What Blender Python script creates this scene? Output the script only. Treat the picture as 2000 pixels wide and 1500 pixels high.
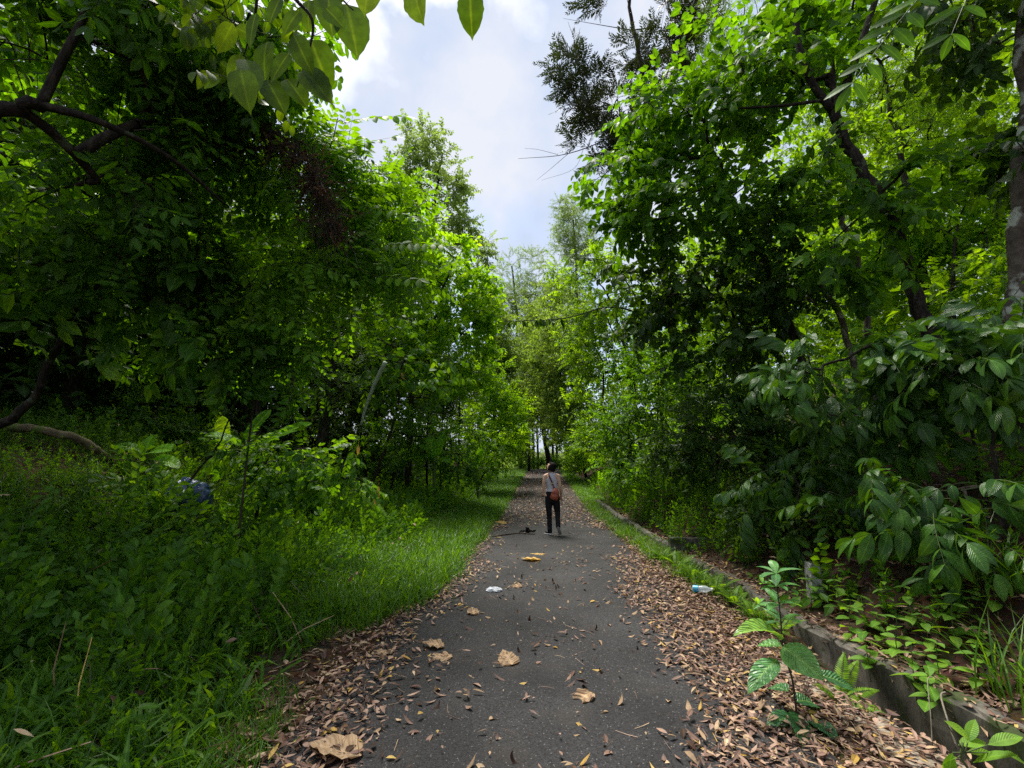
import bpy, math
import numpy as np
from mathutils import Vector, Matrix

for o in list(bpy.data.objects):
    bpy.data.objects.remove(o)
sc = bpy.context.scene
COL = sc.collection
PI = math.pi

# ------------------------------------------------------------------ camera, sky, sun, exposure
FPX, CAM_H, PITCH, YAW = 900.0, 1.7, math.radians(9.15), math.radians(4.13)
cam_data = bpy.data.cameras.new('camera')
cam_data.sensor_width = 36.0
cam_data.lens = FPX / 2000.0 * 36.0
cam_data.clip_start, cam_data.clip_end = 0.05, 3000.0
cam = bpy.data.objects.new('camera', cam_data)
COL.objects.link(cam)
cam.location = (0, 0, CAM_H)
cam.rotation_euler = (PI / 2 + PITCH, 0, YAW)
sc.camera = cam

SUN_EL, SUN_AZ = math.radians(66), math.radians(-30)
world = bpy.data.worlds.new('World')
sc.world = world
world.use_nodes = True
wt = world.node_tree
wt.nodes.clear()
w_out = wt.nodes.new('ShaderNodeOutputWorld')
w_bg = wt.nodes.new('ShaderNodeBackground')
w_sky = wt.nodes.new('ShaderNodeTexSky')
w_sky.sky_type = 'NISHITA'
w_sky.sun_disc = False
w_sky.sun_elevation = SUN_EL
w_sky.sun_rotation = SUN_AZ
w_sky.air_density = 1.0
w_sky.dust_density = 2.0
w_co = wt.nodes.new('ShaderNodeTexCoord')
w_n1 = wt.nodes.new('ShaderNodeTexNoise')
w_n1.inputs['Scale'].default_value = 3.4
w_n1.inputs['Detail'].default_value = 7
w_n1.inputs['Roughness'].default_value = 0.5
w_r1 = wt.nodes.new('ShaderNodeValToRGB')
w_r1.color_ramp.elements[0].position = 0.38
w_r1.color_ramp.elements[0].color = (0.12, 0.12, 0.12, 1)
w_r1.color_ramp.elements[1].position = 0.46
w_r1.color_ramp.elements[1].color = (1, 1, 1, 1)
w_n2 = wt.nodes.new('ShaderNodeTexNoise')
w_n2.inputs['Scale'].default_value = 5.0
w_n2.inputs['Detail'].default_value = 5
w_r2 = wt.nodes.new('ShaderNodeValToRGB')
w_r2.color_ramp.elements[0].position = 0.35
w_r2.color_ramp.elements[0].color = (3.05, 3.62, 4.75, 1)
w_r2.color_ramp.elements[1].position = 0.62
w_r2.color_ramp.elements[1].color = (4.25, 4.42, 4.9, 1)
w_mix = wt.nodes.new('ShaderNodeMix')
w_mix.data_type = 'RGBA'
L = wt.links.new
w_map = wt.nodes.new('ShaderNodeMapping')
w_map.inputs['Location'].default_value = (0.35, 0.1, 0.62)
L(w_co.outputs['Generated'], w_map.inputs['Vector'])
L(w_map.outputs['Vector'], w_n1.inputs['Vector'])
L(w_map.outputs['Vector'], w_n2.inputs['Vector'])
L(w_n1.outputs['Fac'], w_r1.inputs['Fac'])
L(w_n2.outputs['Fac'], w_r2.inputs['Fac'])
L(w_r1.outputs['Color'], w_mix.inputs['Factor'])
L(w_sky.outputs['Color'], w_mix.inputs['A'])
L(w_r2.outputs['Color'], w_mix.inputs['B'])
L(w_mix.outputs['Result'], w_bg.inputs['Color'])
w_bg.inputs['Strength'].default_value = 0.068
L(w_bg.outputs['Background'], w_out.inputs['Surface'])

sun_data = bpy.data.lights.new('sun', 'SUN')
sun_data.energy = 2.8
sun_data.angle = math.radians(24)
sun_data.color = (1.0, 0.95, 0.86)
sun = bpy.data.objects.new('sun', sun_data)
COL.objects.link(sun)
sun_dir = Vector((math.cos(SUN_EL) * math.sin(SUN_AZ), math.cos(SUN_EL) * math.cos(SUN_AZ), math.sin(SUN_EL)))
sun.rotation_euler = sun_dir.to_track_quat('Z', 'Y').to_euler()
sun.location = (0, 0, 40)

sc.view_settings.view_transform = 'Standard'
sc.view_settings.look = 'None'
sc.view_settings.gamma = 1.0
sc.view_settings.exposure = 1.55
sc.render.engine = 'CYCLES'
cy = sc.cycles
cy.max_bounces = 8
cy.diffuse_bounces = 4
cy.glossy_bounces = 2
cy.transmission_bounces = 5
cy.transparent_max_bounces = 4
cy.volume_bounces = 0
cy.sample_clamp_indirect = 6.0
cy.use_denoising = False
cy.denoiser = 'OPENIMAGEDENOISE'
try:
    cy.denoising_input_passes = 'RGB_ALBEDO_NORMAL'
except Exception:
    pass

# ------------------------------------------------------------------ pixel of the photo -> point of the place
_a = PI / 2 + PITCH
_ca, _sa, _cy, _sy = math.cos(_a), math.sin(_a), math.cos(YAW), math.sin(YAW)

def ray(px, py):
    x, y, z = (px - 1000) / FPX, (750 - py) / FPX, -1.0
    y, z = y * _ca - z * _sa, y * _sa + z * _ca
    return np.array([x * _cy - y * _sy, x * _sy + y * _cy, z])

def P(px, py, Y):
    r = ray(px, py)
    return r * (Y / r[1]) + np.array([0, 0, CAM_H])

def G(px, py, z=0.0):
    r = ray(px, py)
    return r * ((z - CAM_H) / r[2]) + np.array([0, 0, CAM_H])

def depth_at(px, py, Y):
    return Y / ray(px, py)[1]

# ------------------------------------------------------------------ arrays -> meshes
def nrm(v):
    v = np.asarray(v, float)
    return v / np.maximum(np.linalg.norm(v, axis=-1, keepdims=True), 1e-9)

def frames(d, n):
    """d (k,3) -> local Y, n (k,3) about local Z; returns (k,3,3) with columns X,Y,Z"""
    d = nrm(d)
    x = np.cross(d, n)
    bad = np.linalg.norm(x, axis=1) < 1e-5
    if bad.any():
        x[bad] = np.cross(d[bad], np.array([1.0, 0.3, 0.2]))
    x = nrm(x)
    z = np.cross(x, d)
    return np.stack([x, d, z], axis=2)

class Tm:
    """a template: vertices, triangles, material index per triangle, tint and leaf coordinates per vertex"""
    def __init__(s, V, T, M=0, U=None, UV=None):
        s.V = np.asarray(V, float).reshape(-1, 3)
        s.T = np.asarray(T, int).reshape(-1, 3)
        s.M = np.full(len(s.T), M, int) if np.isscalar(M) else np.asarray(M, int)
        s.U = np.zeros(len(s.V)) if U is None else (np.full(len(s.V), U, float) if np.isscalar(U) else np.asarray(U, float))
        s.UV = np.full((len(s.V), 2), 0.5) if UV is None else np.asarray(UV, float)

class Acc:
    def __init__(s):
        s.V, s.T, s.M, s.U, s.UV, s.n = [], [], [], [], [], 0
    def add(s, tm, R=None, t=None, r=None, keep=0.55):
        if R is None:
            V, k, U = tm.V, 1, tm.U
        else:
            R = np.asarray(R, float).reshape(-1, 3, 3)
            t = np.asarray(t, float).reshape(-1, 3)
            k = len(R)
            V = (np.einsum('kij,nj->kni', R, tm.V) + t[:, None, :]).reshape(-1, 3)
            rr = np.zeros(k) if r is None else np.broadcast_to(np.asarray(r, float), (k,))
            U = (tm.U[None, :] * keep + rr[:, None] * (1 - keep)).reshape(-1) if r is not None else np.tile(tm.U, k)
        nv = len(tm.V)
        T = (tm.T[None] + (np.arange(k) * nv)[:, None, None]).reshape(-1, 3) + s.n
        s.V.append(V); s.T.append(T); s.M.append(np.tile(tm.M, k)); s.U.append(U); s.UV.append(np.tile(tm.UV, (k, 1)))
        s.n += len(V)
        return s
    def tm(s):
        return Tm(np.concatenate(s.V), np.concatenate(s.T), np.concatenate(s.M), np.concatenate(s.U), np.concatenate(s.UV))
    def empty(s):
        return not s.V

def mesh_of(name, tm, mats, smooth=False):
    me = bpy.data.meshes.new(name)
    nv, nt = len(tm.V), len(tm.T)
    me.vertices.add(nv)
    me.vertices.foreach_set('co', tm.V.astype(np.float32).ravel())
    me.loops.add(nt * 3)
    me.loops.foreach_set('vertex_index', tm.T.astype(np.int32).ravel())
    me.polygons.add(nt)
    me.polygons.foreach_set('loop_start', np.arange(0, nt * 3, 3, dtype=np.int32))
    for m in mats:
        me.materials.append(m)
    me.polygons.foreach_set('material_index', np.minimum(tm.M, len(mats) - 1).astype(np.int32))
    me.polygons.foreach_set('use_smooth', np.full(nt, bool(smooth)))
    a = me.attributes.new('tint', 'FLOAT', 'POINT')
    a.data.foreach_set('value', tm.U.astype(np.float32))
    b = me.attributes.new('blade', 'FLOAT2', 'POINT')
    b.data.foreach_set('vector', tm.UV.astype(np.float32).ravel())
    me.update(calc_edges=True)
    return me

def tag(o, label=None, cat=None, group=None, kind=None):
    for k, v in (('label', label), ('category', cat), ('group', group), ('kind', kind)):
        if v:
            o[k] = v
    return o

def obj(name, tm, mats, parent=None, smooth=False, loc=None):
    if not isinstance(mats, (list, tuple)):
        mats = [mats]
    if isinstance(tm, Acc):
        tm = tm.tm()
    base = np.zeros(3)
    if parent is not None:
        base = np.array(parent.matrix_basis.translation)
    if loc is not None:
        base = np.asarray(loc, float)
    t2 = Tm(tm.V - base, tm.T, tm.M, tm.U, tm.UV)
    o = bpy.data.objects.new(name, mesh_of(name, t2, mats, smooth))
    COL.objects.link(o)
    if parent is not None:
        o.parent = parent
    elif loc is not None:
        o.location = base
    return o

def thing(name, loc, label, cat, group=None, rz=0.0):
    o = bpy.data.objects.new(name, None)
    o.empty_display_size = 0.2
    COL.objects.link(o)
    o.location = tuple(float(v) for v in loc)
    o.rotation_euler = (0, 0, rz)
    o.matrix_basis = Matrix.Translation(o.location) @ Matrix.Rotation(rz, 4, 'Z')
    return tag(o, label, cat, group)

def dup(root, loc, rz=0.0, s=1.0, label=None, group=None):
    def cp(o, par):
        c = o.copy()
        COL.objects.link(c)
        if par is not None:
            c.parent = par
        for ch in list(o.children):
            cp(ch, c)
        return c
    r = cp(root, None)
    r.location = tuple(float(v) for v in loc)
    r.rotation_euler = (0, 0, rz)
    r.scale = (s, s, s)
    if label:
        r['label'] = label
    if group:
        r['group'] = group
    return r

def tube(pts, rad, sides=5, M=0, U=0.5, cap=True):
    pts = np.asarray(pts, float)
    n = len(pts)
    rad = np.broadcast_to(np.asarray(rad, float), (n,))
    tan = np.gradient(pts, axis=0)
    tan = nrm(tan)
    ref = np.array([0.31, 0.11, 0.95]) if abs(tan[:, 2]).mean() < 0.8 else np.array([0.95, 0.2, 0.1])
    X = nrm(np.cross(tan, ref))
    Z = np.cross(X, tan)
    a = np.arange(sides) / sides * 2 * PI
    ring = np.cos(a)[None, :, None] * X[:, None, :] + np.sin(a)[None, :, None] * Z[:, None, :]
    V = (pts[:, None, :] + ring * rad[:, None, None]).reshape(-1, 3)
    T = []
    i = np.arange(sides)
    j = (i + 1) % sides
    for k in range(n - 1):
        b, c = k * sides, (k + 1) * sides
        T.append(np.stack([b + i, b + j, c + j], 1))
        T.append(np.stack([b + i, c + j, c + i], 1))
    V = np.concatenate([V, pts[:1], pts[-1:]])
    if cap:
        T.append(np.stack([j, i, np.full(sides, n * sides)], 1))
        T.append(np.stack([(n - 1) * sides + i, (n - 1) * sides + j, np.full(sides, n * sides + 1)], 1))
    return Tm(V, np.concatenate(T), M, U)

def smooth_path(pts, k=6):
    """Catmull-Rom through the points"""
    p = np.asarray(pts, float)
    p = np.concatenate([[2 * p[0] - p[1]], p, [2 * p[-1] - p[-2]]])
    out = []
    for i in range(1, len(p) - 2):
        for t in np.linspace(0, 1, k, endpoint=False):
            out.append(0.5 * (2 * p[i] + (p[i + 1] - p[i - 1]) * t + (2 * p[i - 1] - 5 * p[i] + 4 * p[i + 1] - p[i + 2]) * t * t
                              + (-p[i - 1] + 3 * p[i] - 3 * p[i + 1] + p[i + 2]) * t ** 3))
    out.append(p[-2])
    return np.array(out)

def box_tm(x0, x1, y0, y1, z0, z1, M=0):
    V = [(x, y, z) for x in (x0, x1) for y in (y0, y1) for z in (z0, z1)]
    q = [(0, 1, 3, 2), (4, 6, 7, 5), (0, 4, 5, 1), (2, 3, 7, 6), (0, 2, 6, 4), (1, 5, 7, 3)]
    T = []
    for a, b, c, d in q:
        T += [(a, b, c), (a, c, d)]
    return Tm(V, T, M)

# value noise on the plane for terrain and scatter
_gn = np.random.default_rng(77).random((64, 64))
def vnoise(x, y):
    x = np.asarray(x, float); y = np.asarray(y, float)
    xi, yi = np.floor(x).astype(int), np.floor(y).astype(int)
    fx, fy = x - xi, y - yi
    fx, fy = fx * fx * (3 - 2 * fx), fy * fy * (3 - 2 * fy)
    g = lambda a, b: _gn[a % 64, b % 64]
    return (g(xi, yi) * (1 - fx) + g(xi + 1, yi) * fx) * (1 - fy) + (g(xi, yi + 1) * (1 - fx) + g(xi + 1, yi + 1) * fx) * fy
def fnoise(x, y):
    return 0.55 * vnoise(x, y) + 0.3 * vnoise(x * 2.1 + 9, y * 2.1 + 4) + 0.15 * vnoise(x * 4.3 + 3, y * 4.3 + 31)
def sstep(a, b, x):
    t = np.clip((np.asarray(x, float) - a) / (b - a), 0, 1)
    return t * t * (3 - 2 * t)

# ------------------------------------------------------------------ materials
def new_mat(name):
    m = bpy.data.materials.new(name)
    m.use_nodes = True
    nt = m.node_tree
    nt.nodes.clear()
    return m, nt, nt.nodes.new, nt.links.new

def leaf_mat(name, c_dark, c_mid, c_light, trans=0.45, rough=0.5, spec=0.22, tmul=(2.75, 2.35, 0.36), vein=0.25, sec=0.0):
    if c_mid[1] > c_mid[0]:   # green blades
        c_dark, c_mid, c_light = [(c[0] * 1.45, c[1] * 1.28, c[2] * .6) for c in (c_dark, c_mid, c_light)]
    m, nt, N, K = new_mat(name)
    out = N('ShaderNodeOutputMaterial')
    at = N('ShaderNodeAttribute'); at.attribute_name = 'tint'
    bl = N('ShaderNodeAttribute'); bl.attribute_name = 'blade'
    rp = N('ShaderNodeValToRGB')
    e = rp.color_ramp.elements
    e[0].position = 0.12; e[0].color = (*c_dark, 1)
    e[1].position = 0.55; e[1].color = (*c_mid, 1)
    x = e.new(0.95); x.color = (*c_light, 1)
    K(at.outputs['Fac'], rp.inputs['Fac'])
    # lighter midrib and a little mottling that belongs to the blade itself
    sp = N('ShaderNodeSeparateXYZ'); K(bl.outputs['Vector'], sp.inputs[0])
    ab = N('ShaderNodeMath'); ab.operation = 'SUBTRACT'; K(sp.outputs['X'], ab.inputs[0]); ab.inputs[1].default_value = 0.5
    ab2 = N('ShaderNodeMath'); ab2.operation = 'ABSOLUTE'; K(ab.outputs[0], ab2.inputs[0])
    mr = N('ShaderNodeMapRange'); K(ab2.outputs[0], mr.inputs['Value'])
    mr.inputs['From Min'].default_value = 0.0; mr.inputs['From Max'].default_value = 0.07
    mr.inputs['To Min'].default_value = vein; mr.inputs['To Max'].default_value = 0.0
    mx = N('ShaderNodeMix'); mx.data_type = 'RGBA'
    K(mr.outputs['Result'], mx.inputs['Factor']); K(rp.outputs['Color'], mx.inputs['A'])
    mx.inputs['B'].default_value = (c_light[0] * 1.6 + .05, c_light[1] * 1.5 + .06, c_light[2] * 1.6 + .02, 1)
    no = N('ShaderNodeTexNoise'); no.inputs['Scale'].default_value = 14.0; no.inputs['Detail'].default_value = 3
    geo = N('ShaderNodeNewGeometry'); K(geo.outputs['Position'], no.inputs['Vector'])
    mr2 = N('ShaderNodeMapRange'); K(no.outputs['Fac'], mr2.inputs['Value'])
    mr2.inputs['From Min'].default_value = 0.3; mr2.inputs['From Max'].default_value = 0.7
    mr2.inputs['To Min'].default_value = 0.72; mr2.inputs['To Max'].default_value = 1.25
    mul = N('ShaderNodeMix'); mul.data_type = 'RGBA'; mul.blend_type = 'MULTIPLY'; mul.inputs['Factor'].default_value = 1.0
    K(mx.outputs['Result'], mul.inputs['A']); K(mr2.outputs['Result'], mul.inputs['B'])
    col = mul.outputs['Result']
    pb = N('ShaderNodeBsdfPrincipled')
    K(col, pb.inputs['Base Color'])
    pb.inputs['Roughness'].default_value = rough
    pb.inputs['Specular IOR Level'].default_value = spec
    if sec > 0:
        # pinnate side veins as relief
        wy = N('ShaderNodeMath'); wy.operation = 'MULTIPLY_ADD'
        K(ab2.outputs[0], wy.inputs[0]); wy.inputs[1].default_value = -0.5; K(sp.outputs['Y'], wy.inputs[2])
        sn = N('ShaderNodeMath'); sn.operation = 'MULTIPLY'; K(wy.outputs[0], sn.inputs[0]); sn.inputs[1].default_value = 75.0
        s2 = N('ShaderNodeMath'); s2.operation = 'SINE'; K(sn.outputs[0], s2.inputs[0])
        bp = N('ShaderNodeBump'); bp.inputs['Strength'].default_value = sec; bp.inputs['Distance'].default_value = 0.006
        K(s2.outputs[0], bp.inputs['Height']); K(bp.outputs['Normal'], pb.inputs['Normal'])
    tr = N('ShaderNodeBsdfTranslucent')
    tm_ = N('ShaderNodeMix'); tm_.data_type = 'RGBA'; tm_.blend_type = 'MULTIPLY'; tm_.inputs['Factor'].default_value = 1.0
    K(col, tm_.inputs['A']); tm_.inputs['B'].default_value = (*tmul, 1)
    K(tm_.outputs['Result'], tr.inputs['Color'])
    ms = N('ShaderNodeMixShader'); ms.inputs['Fac'].default_value = trans
    K(pb.outputs[0], ms.inputs[1]); K(tr.outputs[0], ms.inputs[2])
    K(ms.outputs[0], out.inputs['Surface'])
    return m

def rough_mat(name, cols, scale=6.0, rough=0.9, bump=0.4, detail=6, stretch=(1, 1, 1), patch=None, spec=0.2, dist=0.02):
    """noise-ramped dull surface; patch = (colour, scale, threshold) adds lichen or moss patches"""
    m, nt, N, K = new_mat(name)
    out = N('ShaderNodeOutputMaterial'); pb = N('ShaderNodeBsdfPrincipled')
    co = N('ShaderNodeTexCoord'); mp = N('ShaderNodeMapping'); mp.inputs['Scale'].default_value = stretch
    K(co.outputs['Object'], mp.inputs['Vector'])
    no = N('ShaderNodeTexNoise'); no.inputs['Scale'].default_value = scale; no.inputs['Detail'].default_value = detail
    no.inputs['Roughness'].default_value = 0.65
    K(mp.outputs['Vector'], no.inputs['Vector'])
    rp = N('ShaderNodeValToRGB')
    e = rp.color_ramp.elements
    e[0].position = 0.3; e[0].color = (*cols[0], 1)
    e[1].position = 0.72; e[1].color = (*cols[-1], 1)
    for i, c in enumerate(cols[1:-1]):
        x = e.new(0.3 + 0.42 * (i + 1) / (len(cols) - 1)); x.color = (*c, 1)
    K(no.outputs['Fac'], rp.inputs['Fac'])
    col = rp.outputs['Color']
    if patch:
        n2 = N('ShaderNodeTexNoise'); n2.inputs['Scale'].default_value = patch[1]; n2.inputs['Detail'].default_value = 4
        K(co.outputs['Object'], n2.inputs['Vector'])
        mr = N('ShaderNodeMapRange'); K(n2.outputs['Fac'], mr.inputs['Value'])
        mr.inputs['From Min'].default_value = patch[2]; mr.inputs['From Max'].default_value = patch[2] + 0.06
        mx = N('ShaderNodeMix'); mx.data_type = 'RGBA'
        K(mr.outputs['Result'], mx.inputs['Factor']); K(col, mx.inputs['A']); mx.inputs['B'].default_value = (*patch[0], 1)
        col = mx.outputs['Result']
    K(col, pb.inputs['Base Color'])
    pb.inputs['Roughness'].default_value = rough
    pb.inputs['Specular IOR Level'].default_value = spec
    bp = N('ShaderNodeBump'); bp.inputs['Strength'].default_value = bump; bp.inputs['Distance'].default_value = dist
    K(no.outputs['Fac'], bp.inputs['Height']); K(bp.outputs['Normal'], pb.inputs['Normal'])
    K(pb.outputs[0], out.inputs['Surface'])
    return m

def plain_mat(name, col, rough=0.6, spec=0.3, var=0.25, scale=20.0, metal=0.0):
    lo = tuple(c * (1 - var) for c in col); hi = tuple(min(1, c * (1 + var)) for c in col)
    return rough_mat(name, [lo, hi], scale=scale, rough=rough, bump=0.15, detail=4, spec=spec, dist=0.004)

MT = {}
MT['broad'] = leaf_mat('broad_leaf', (.020, .062, .010), (.040, .125, .016), (.085, .21, .022), trans=.5)
MT['bright'] = leaf_mat('bright_pinnate_leaf', (.034, .095, .010), (.062, .165, .015), (.105, .24, .022), trans=.52)
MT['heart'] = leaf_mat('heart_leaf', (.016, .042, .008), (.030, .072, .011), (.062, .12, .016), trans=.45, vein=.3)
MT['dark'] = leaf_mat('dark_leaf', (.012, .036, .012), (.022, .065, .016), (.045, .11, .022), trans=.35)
MT['glossy'] = leaf_mat('glossy_drooping_leaf', (.016, .055, .018), (.028, .090, .026), (.06, .16, .03), trans=.28, rough=.36, spec=.32, vein=.35, sec=.28)
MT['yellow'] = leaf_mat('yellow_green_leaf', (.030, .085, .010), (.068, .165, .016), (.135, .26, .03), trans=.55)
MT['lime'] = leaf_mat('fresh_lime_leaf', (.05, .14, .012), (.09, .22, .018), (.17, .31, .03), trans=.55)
MT['pale'] = leaf_mat('pale_feathery_leaf', (.080, .140, .075), (.120, .20, .105), (.175, .28, .15), trans=.5, tmul=(1.7, 1.7, .9))  # grey-green leaf of its own, paled further in place of distance haze
MT['soft'] = leaf_mat('hazed_lime_leaf', (.055, .115, .045), (.090, .165, .065), (.145, .235, .09), trans=.48, tmul=(2.0, 1.9, .7))  # lime leaf paled and blued for far trees: distance haze put into colour
MT['olive'] = leaf_mat('olive_narrow_leaf', (.022, .050, .016), (.040, .082, .022), (.08, .15, .03), trans=.4, tmul=(1.5, 1.6, .4))
MT['silhouette'] = leaf_mat('silhouette_dark_leaf', (.018, .024, .022), (.028, .038, .030), (.060, .090, .035), trans=.2, tmul=(1.3, 1.5, .5))  # darkness of a backlit crown against the sky, put into the leaf colour
MT['grass'] = leaf_mat('grass_blade', (.016, .060, .008), (.036, .115, .011), (.095, .20, .018), trans=.40, rough=.42, spec=.38)
MT['herb'] = leaf_mat('herb_leaf', (.022, .075, .014), (.042, .125, .02), (.09, .20, .028), trans=.45)
MT['seedling'] = leaf_mat('seedling_leaf', (.045, .13, .03), (.075, .19, .04), (.12, .26, .05), trans=.4, vein=.3, sec=.25)
MT['fern'] = leaf_mat('fern_pinna', (.045, .12, .012), (.08, .19, .018), (.13, .26, .025), trans=.45)
MT['fern_dark'] = leaf_mat('dark_fern_pinna', (.018, .06, .016), (.035, .10, .022), (.06, .15, .03), trans=.4)
MT['banana'] = leaf_mat('banana_blade', (.045, .15, .018), (.075, .22, .025), (.15, .31, .03), trans=.55, rough=.38, vein=.5, sec=.3)
MT['dry'] = leaf_mat('dry_leaf', (.050, .026, .019), (.175, .098, .070), (.40, .265, .185), trans=.15, rough=.6, spec=.3, tmul=(1.2, 1, .8), vein=.2)
MT['dry_tan'] = leaf_mat('dry_tan_leaf', (.26, .17, .095), (.40, .275, .16), (.52, .38, .23), trans=.15, rough=.6, spec=.25, tmul=(1.2, 1, .8), vein=.15, sec=.3)
MT['dry_yellow'] = leaf_mat('dry_yellow_leaf', (.40, .24, .05), (.52, .34, .08), (.62, .44, .13), trans=.25, rough=.5, spec=.3, tmul=(1.2, 1, .6), vein=.15, sec=.3)
MT['dry_dark'] = leaf_mat('dead_brown_leaf', (.040, .022, .014), (.075, .040, .024), (.14, .075, .04), trans=.2, rough=.7, spec=.2, tmul=(1.2, 1, .8))
MT['twig'] = rough_mat('twig_bark', [(.030, .024, .018), (.075, .06, .045)], scale=30, bump=.3)
MT['green_stem'] = rough_mat('green_stem', [(.05, .075, .025), (.09, .12, .04)], scale=30, bump=.2, rough=.6)
MT['bark'] = rough_mat('dark_bark', [(.010, .008, .007), (.028, .022, .017), (.075, .062, .046)], scale=16, bump=1.0, stretch=(1, 1, .3), dist=.05, patch=((.07, .085, .05), 7, .62))
MT['bark_lichen'] = rough_mat('lichen_bark', [(.035, .028, .02), (.085, .07, .05), (.14, .12, .09)], scale=8, bump=.7, patch=((.36, .38, .31), 3.2, .56), dist=.03)
MT['bark_pale'] = rough_mat('pale_bark', [(.10, .085, .06), (.22, .19, .14), (.34, .30, .23)], scale=9, bump=.5, patch=((.07, .09, .04), 4, .6), stretch=(1, 1, .4))
MT['moss_wood'] = rough_mat('mossy_log_bark', [(.06, .045, .03), (.16, .13, .08), (.26, .22, .14)], scale=7, bump=.8, patch=((.10, .14, .035), 5, .54), stretch=(.4, 1, 1), dist=.03)

# ------------------------------------------------------------------ lie of the land
_wy = np.array([-5, 2.0, 3.17, 5.07, 6.5, 8.2, 9.2, 12, 16, 24, 45, 80])
_wx = np.array([3.4, 3.0, 2.75, 2.50, 2.43, 2.32, 2.22, 2.0, 1.86, 1.80, 1.9, 2.0])
def wall_x(y):
    return np.interp(y, _wy, _wx)
def road_z(y):
    y = np.asarray(y, float)
    return 0.016 * np.log1p(np.exp((y - 15) / 3.0)) * 3.0
def land(x, y):
    """height of the ground"""
    x = np.asarray(x, float); y = np.asarray(y, float)
    z = road_z(y)
    # bank on one side: rises behind the verge, higher near the viewer
    amp = 1.9 - 1.0 * sstep(8, 15, y)
    b = amp * sstep(-3.6, -8.0, x) + 0.10 * sstep(-1.7, -3.4, x) + 0.20 * np.clip(-x - 8, 0, 14)
    b = b * np.where(x < -1.6, 1, 0)
    b = b * (1 - sstep(38, 58, y))
    z = z + b + 0.10 * (fnoise(x * 1.3, y * 1.3) - .5) * sstep(-1.9, -3.2, x) * np.where(x < 0, 1, 0)
    # hillside above the drain wall
    d = x - (wall_x(y) + 0.16)
    hill = 0.04 + 0.60 * np.clip(d, 0, 7) + 0.30 * np.clip(d - 7, 0, 14)
    hill = hill * (1 - 0.55 * sstep(20, 38, y)) * (1 - sstep(40, 60, y))
    z = np.where(d > 0, z + hill * sstep(0, .9, d) + 0.04 + 0.35 * (fnoise(x * .9 + 5, y * .9) - .5) * sstep(0.2, 1.6, d), z)
    # past the end of the path the ground drops away
    z = z - 2.2 * sstep(50, 75, y) * np.where(x > -3, 1, 1)
    return z

def gpt(x, y, dz=0.0):
    return np.array([x, y, float(land(x, y)) + dz])

# ------------------------------------------------------------------ leaves
def wprof(kind, t):
    t = np.asarray(t, float)
    if kind == 'ovate':
        return np.sin(PI * t ** 0.72) ** 0.9
    if kind == 'lance':
        return np.sin(PI * t ** 0.8) ** 1.15
    if kind == 'obovate':
        return np.sin(PI * t ** 1.25) ** 0.9
    if kind == 'heart':
        return np.clip(np.sin(PI * np.clip(t, 0, 1) ** 0.55), 0, 1) ** 0.75
    if kind == 'drip':
        return np.where(t < .88, np.clip(np.sin(PI * np.clip(t / .93, 0, 1) ** .75), 0, 1) ** .6, np.clip((1 - t) * 1.6, 0, 1))
    if kind == 'strap':
        return np.clip(np.minimum(t / 0.10, (1 - t) / 0.22), 0, 1) ** 0.6
    return np.sin(PI * t) ** 0.85

def leaf(Ln, W, rows=2, prof='ellip', fold=0.25, droop=0.3, cols=1, wave=0.0, nwave=9, U=0.5, M=0, rag=0.0, rng=None, stalk=0.0, bend=0.0):
    t = np.linspace(0, 1, rows + 2)
    s = np.linspace(-1, 1, 2 * cols + 1)
    w = wprof(prof, t) * W / 2
    if rag and rng is not None:
        w = w * (1 + rag * (rng.random(len(t)) - .5))
    d = max(droop, 1e-4)
    yc, zc = Ln * np.sin(d * t) / d, -Ln * (1 - np.cos(d * t)) / d
    V, UV = [(0, 0, 0)], [(.5, 0)]
    for i in range(1, rows + 1):
        for q in s:
            x = q * w[i]
            lift = fold * abs(x) + wave * math.sin((t[i] - 0.28 * abs(q)) * nwave * 2 * PI) * min(1, 4 * abs(q)) * min(1, 4 * (1 - t[i]))
            V.append((x, yc[i] + lift * math.sin(d * t[i]), zc[i] + lift * math.cos(d * t[i])))
            UV.append((.5 + q / 2, t[i]))
    V.append((0, yc[-1], zc[-1])); UV.append((.5, 1))
    nc = 2 * cols + 1
    T = []
    for c in range(nc - 1):
        T.append((0, 1 + c + 1, 1 + c))
        for i in range(rows - 1):
            a = 1 + i * nc + c
            T += [(a, a + 1, a + nc + 1), (a, a + nc + 1, a + nc)]
        a = 1 + (rows - 1) * nc + c
        T.append((a, a + 1, len(V) - 1))
    V = np.array(V)
    V[:, 1] += stalk
    if bend:
        V[:, 0] += bend * (V[:, 1] / Ln) ** 2 * Ln
    return Tm(V, T, M, U, UV)

def rot_dirs(rng, n_az, ang, pitch):
    pass

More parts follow.
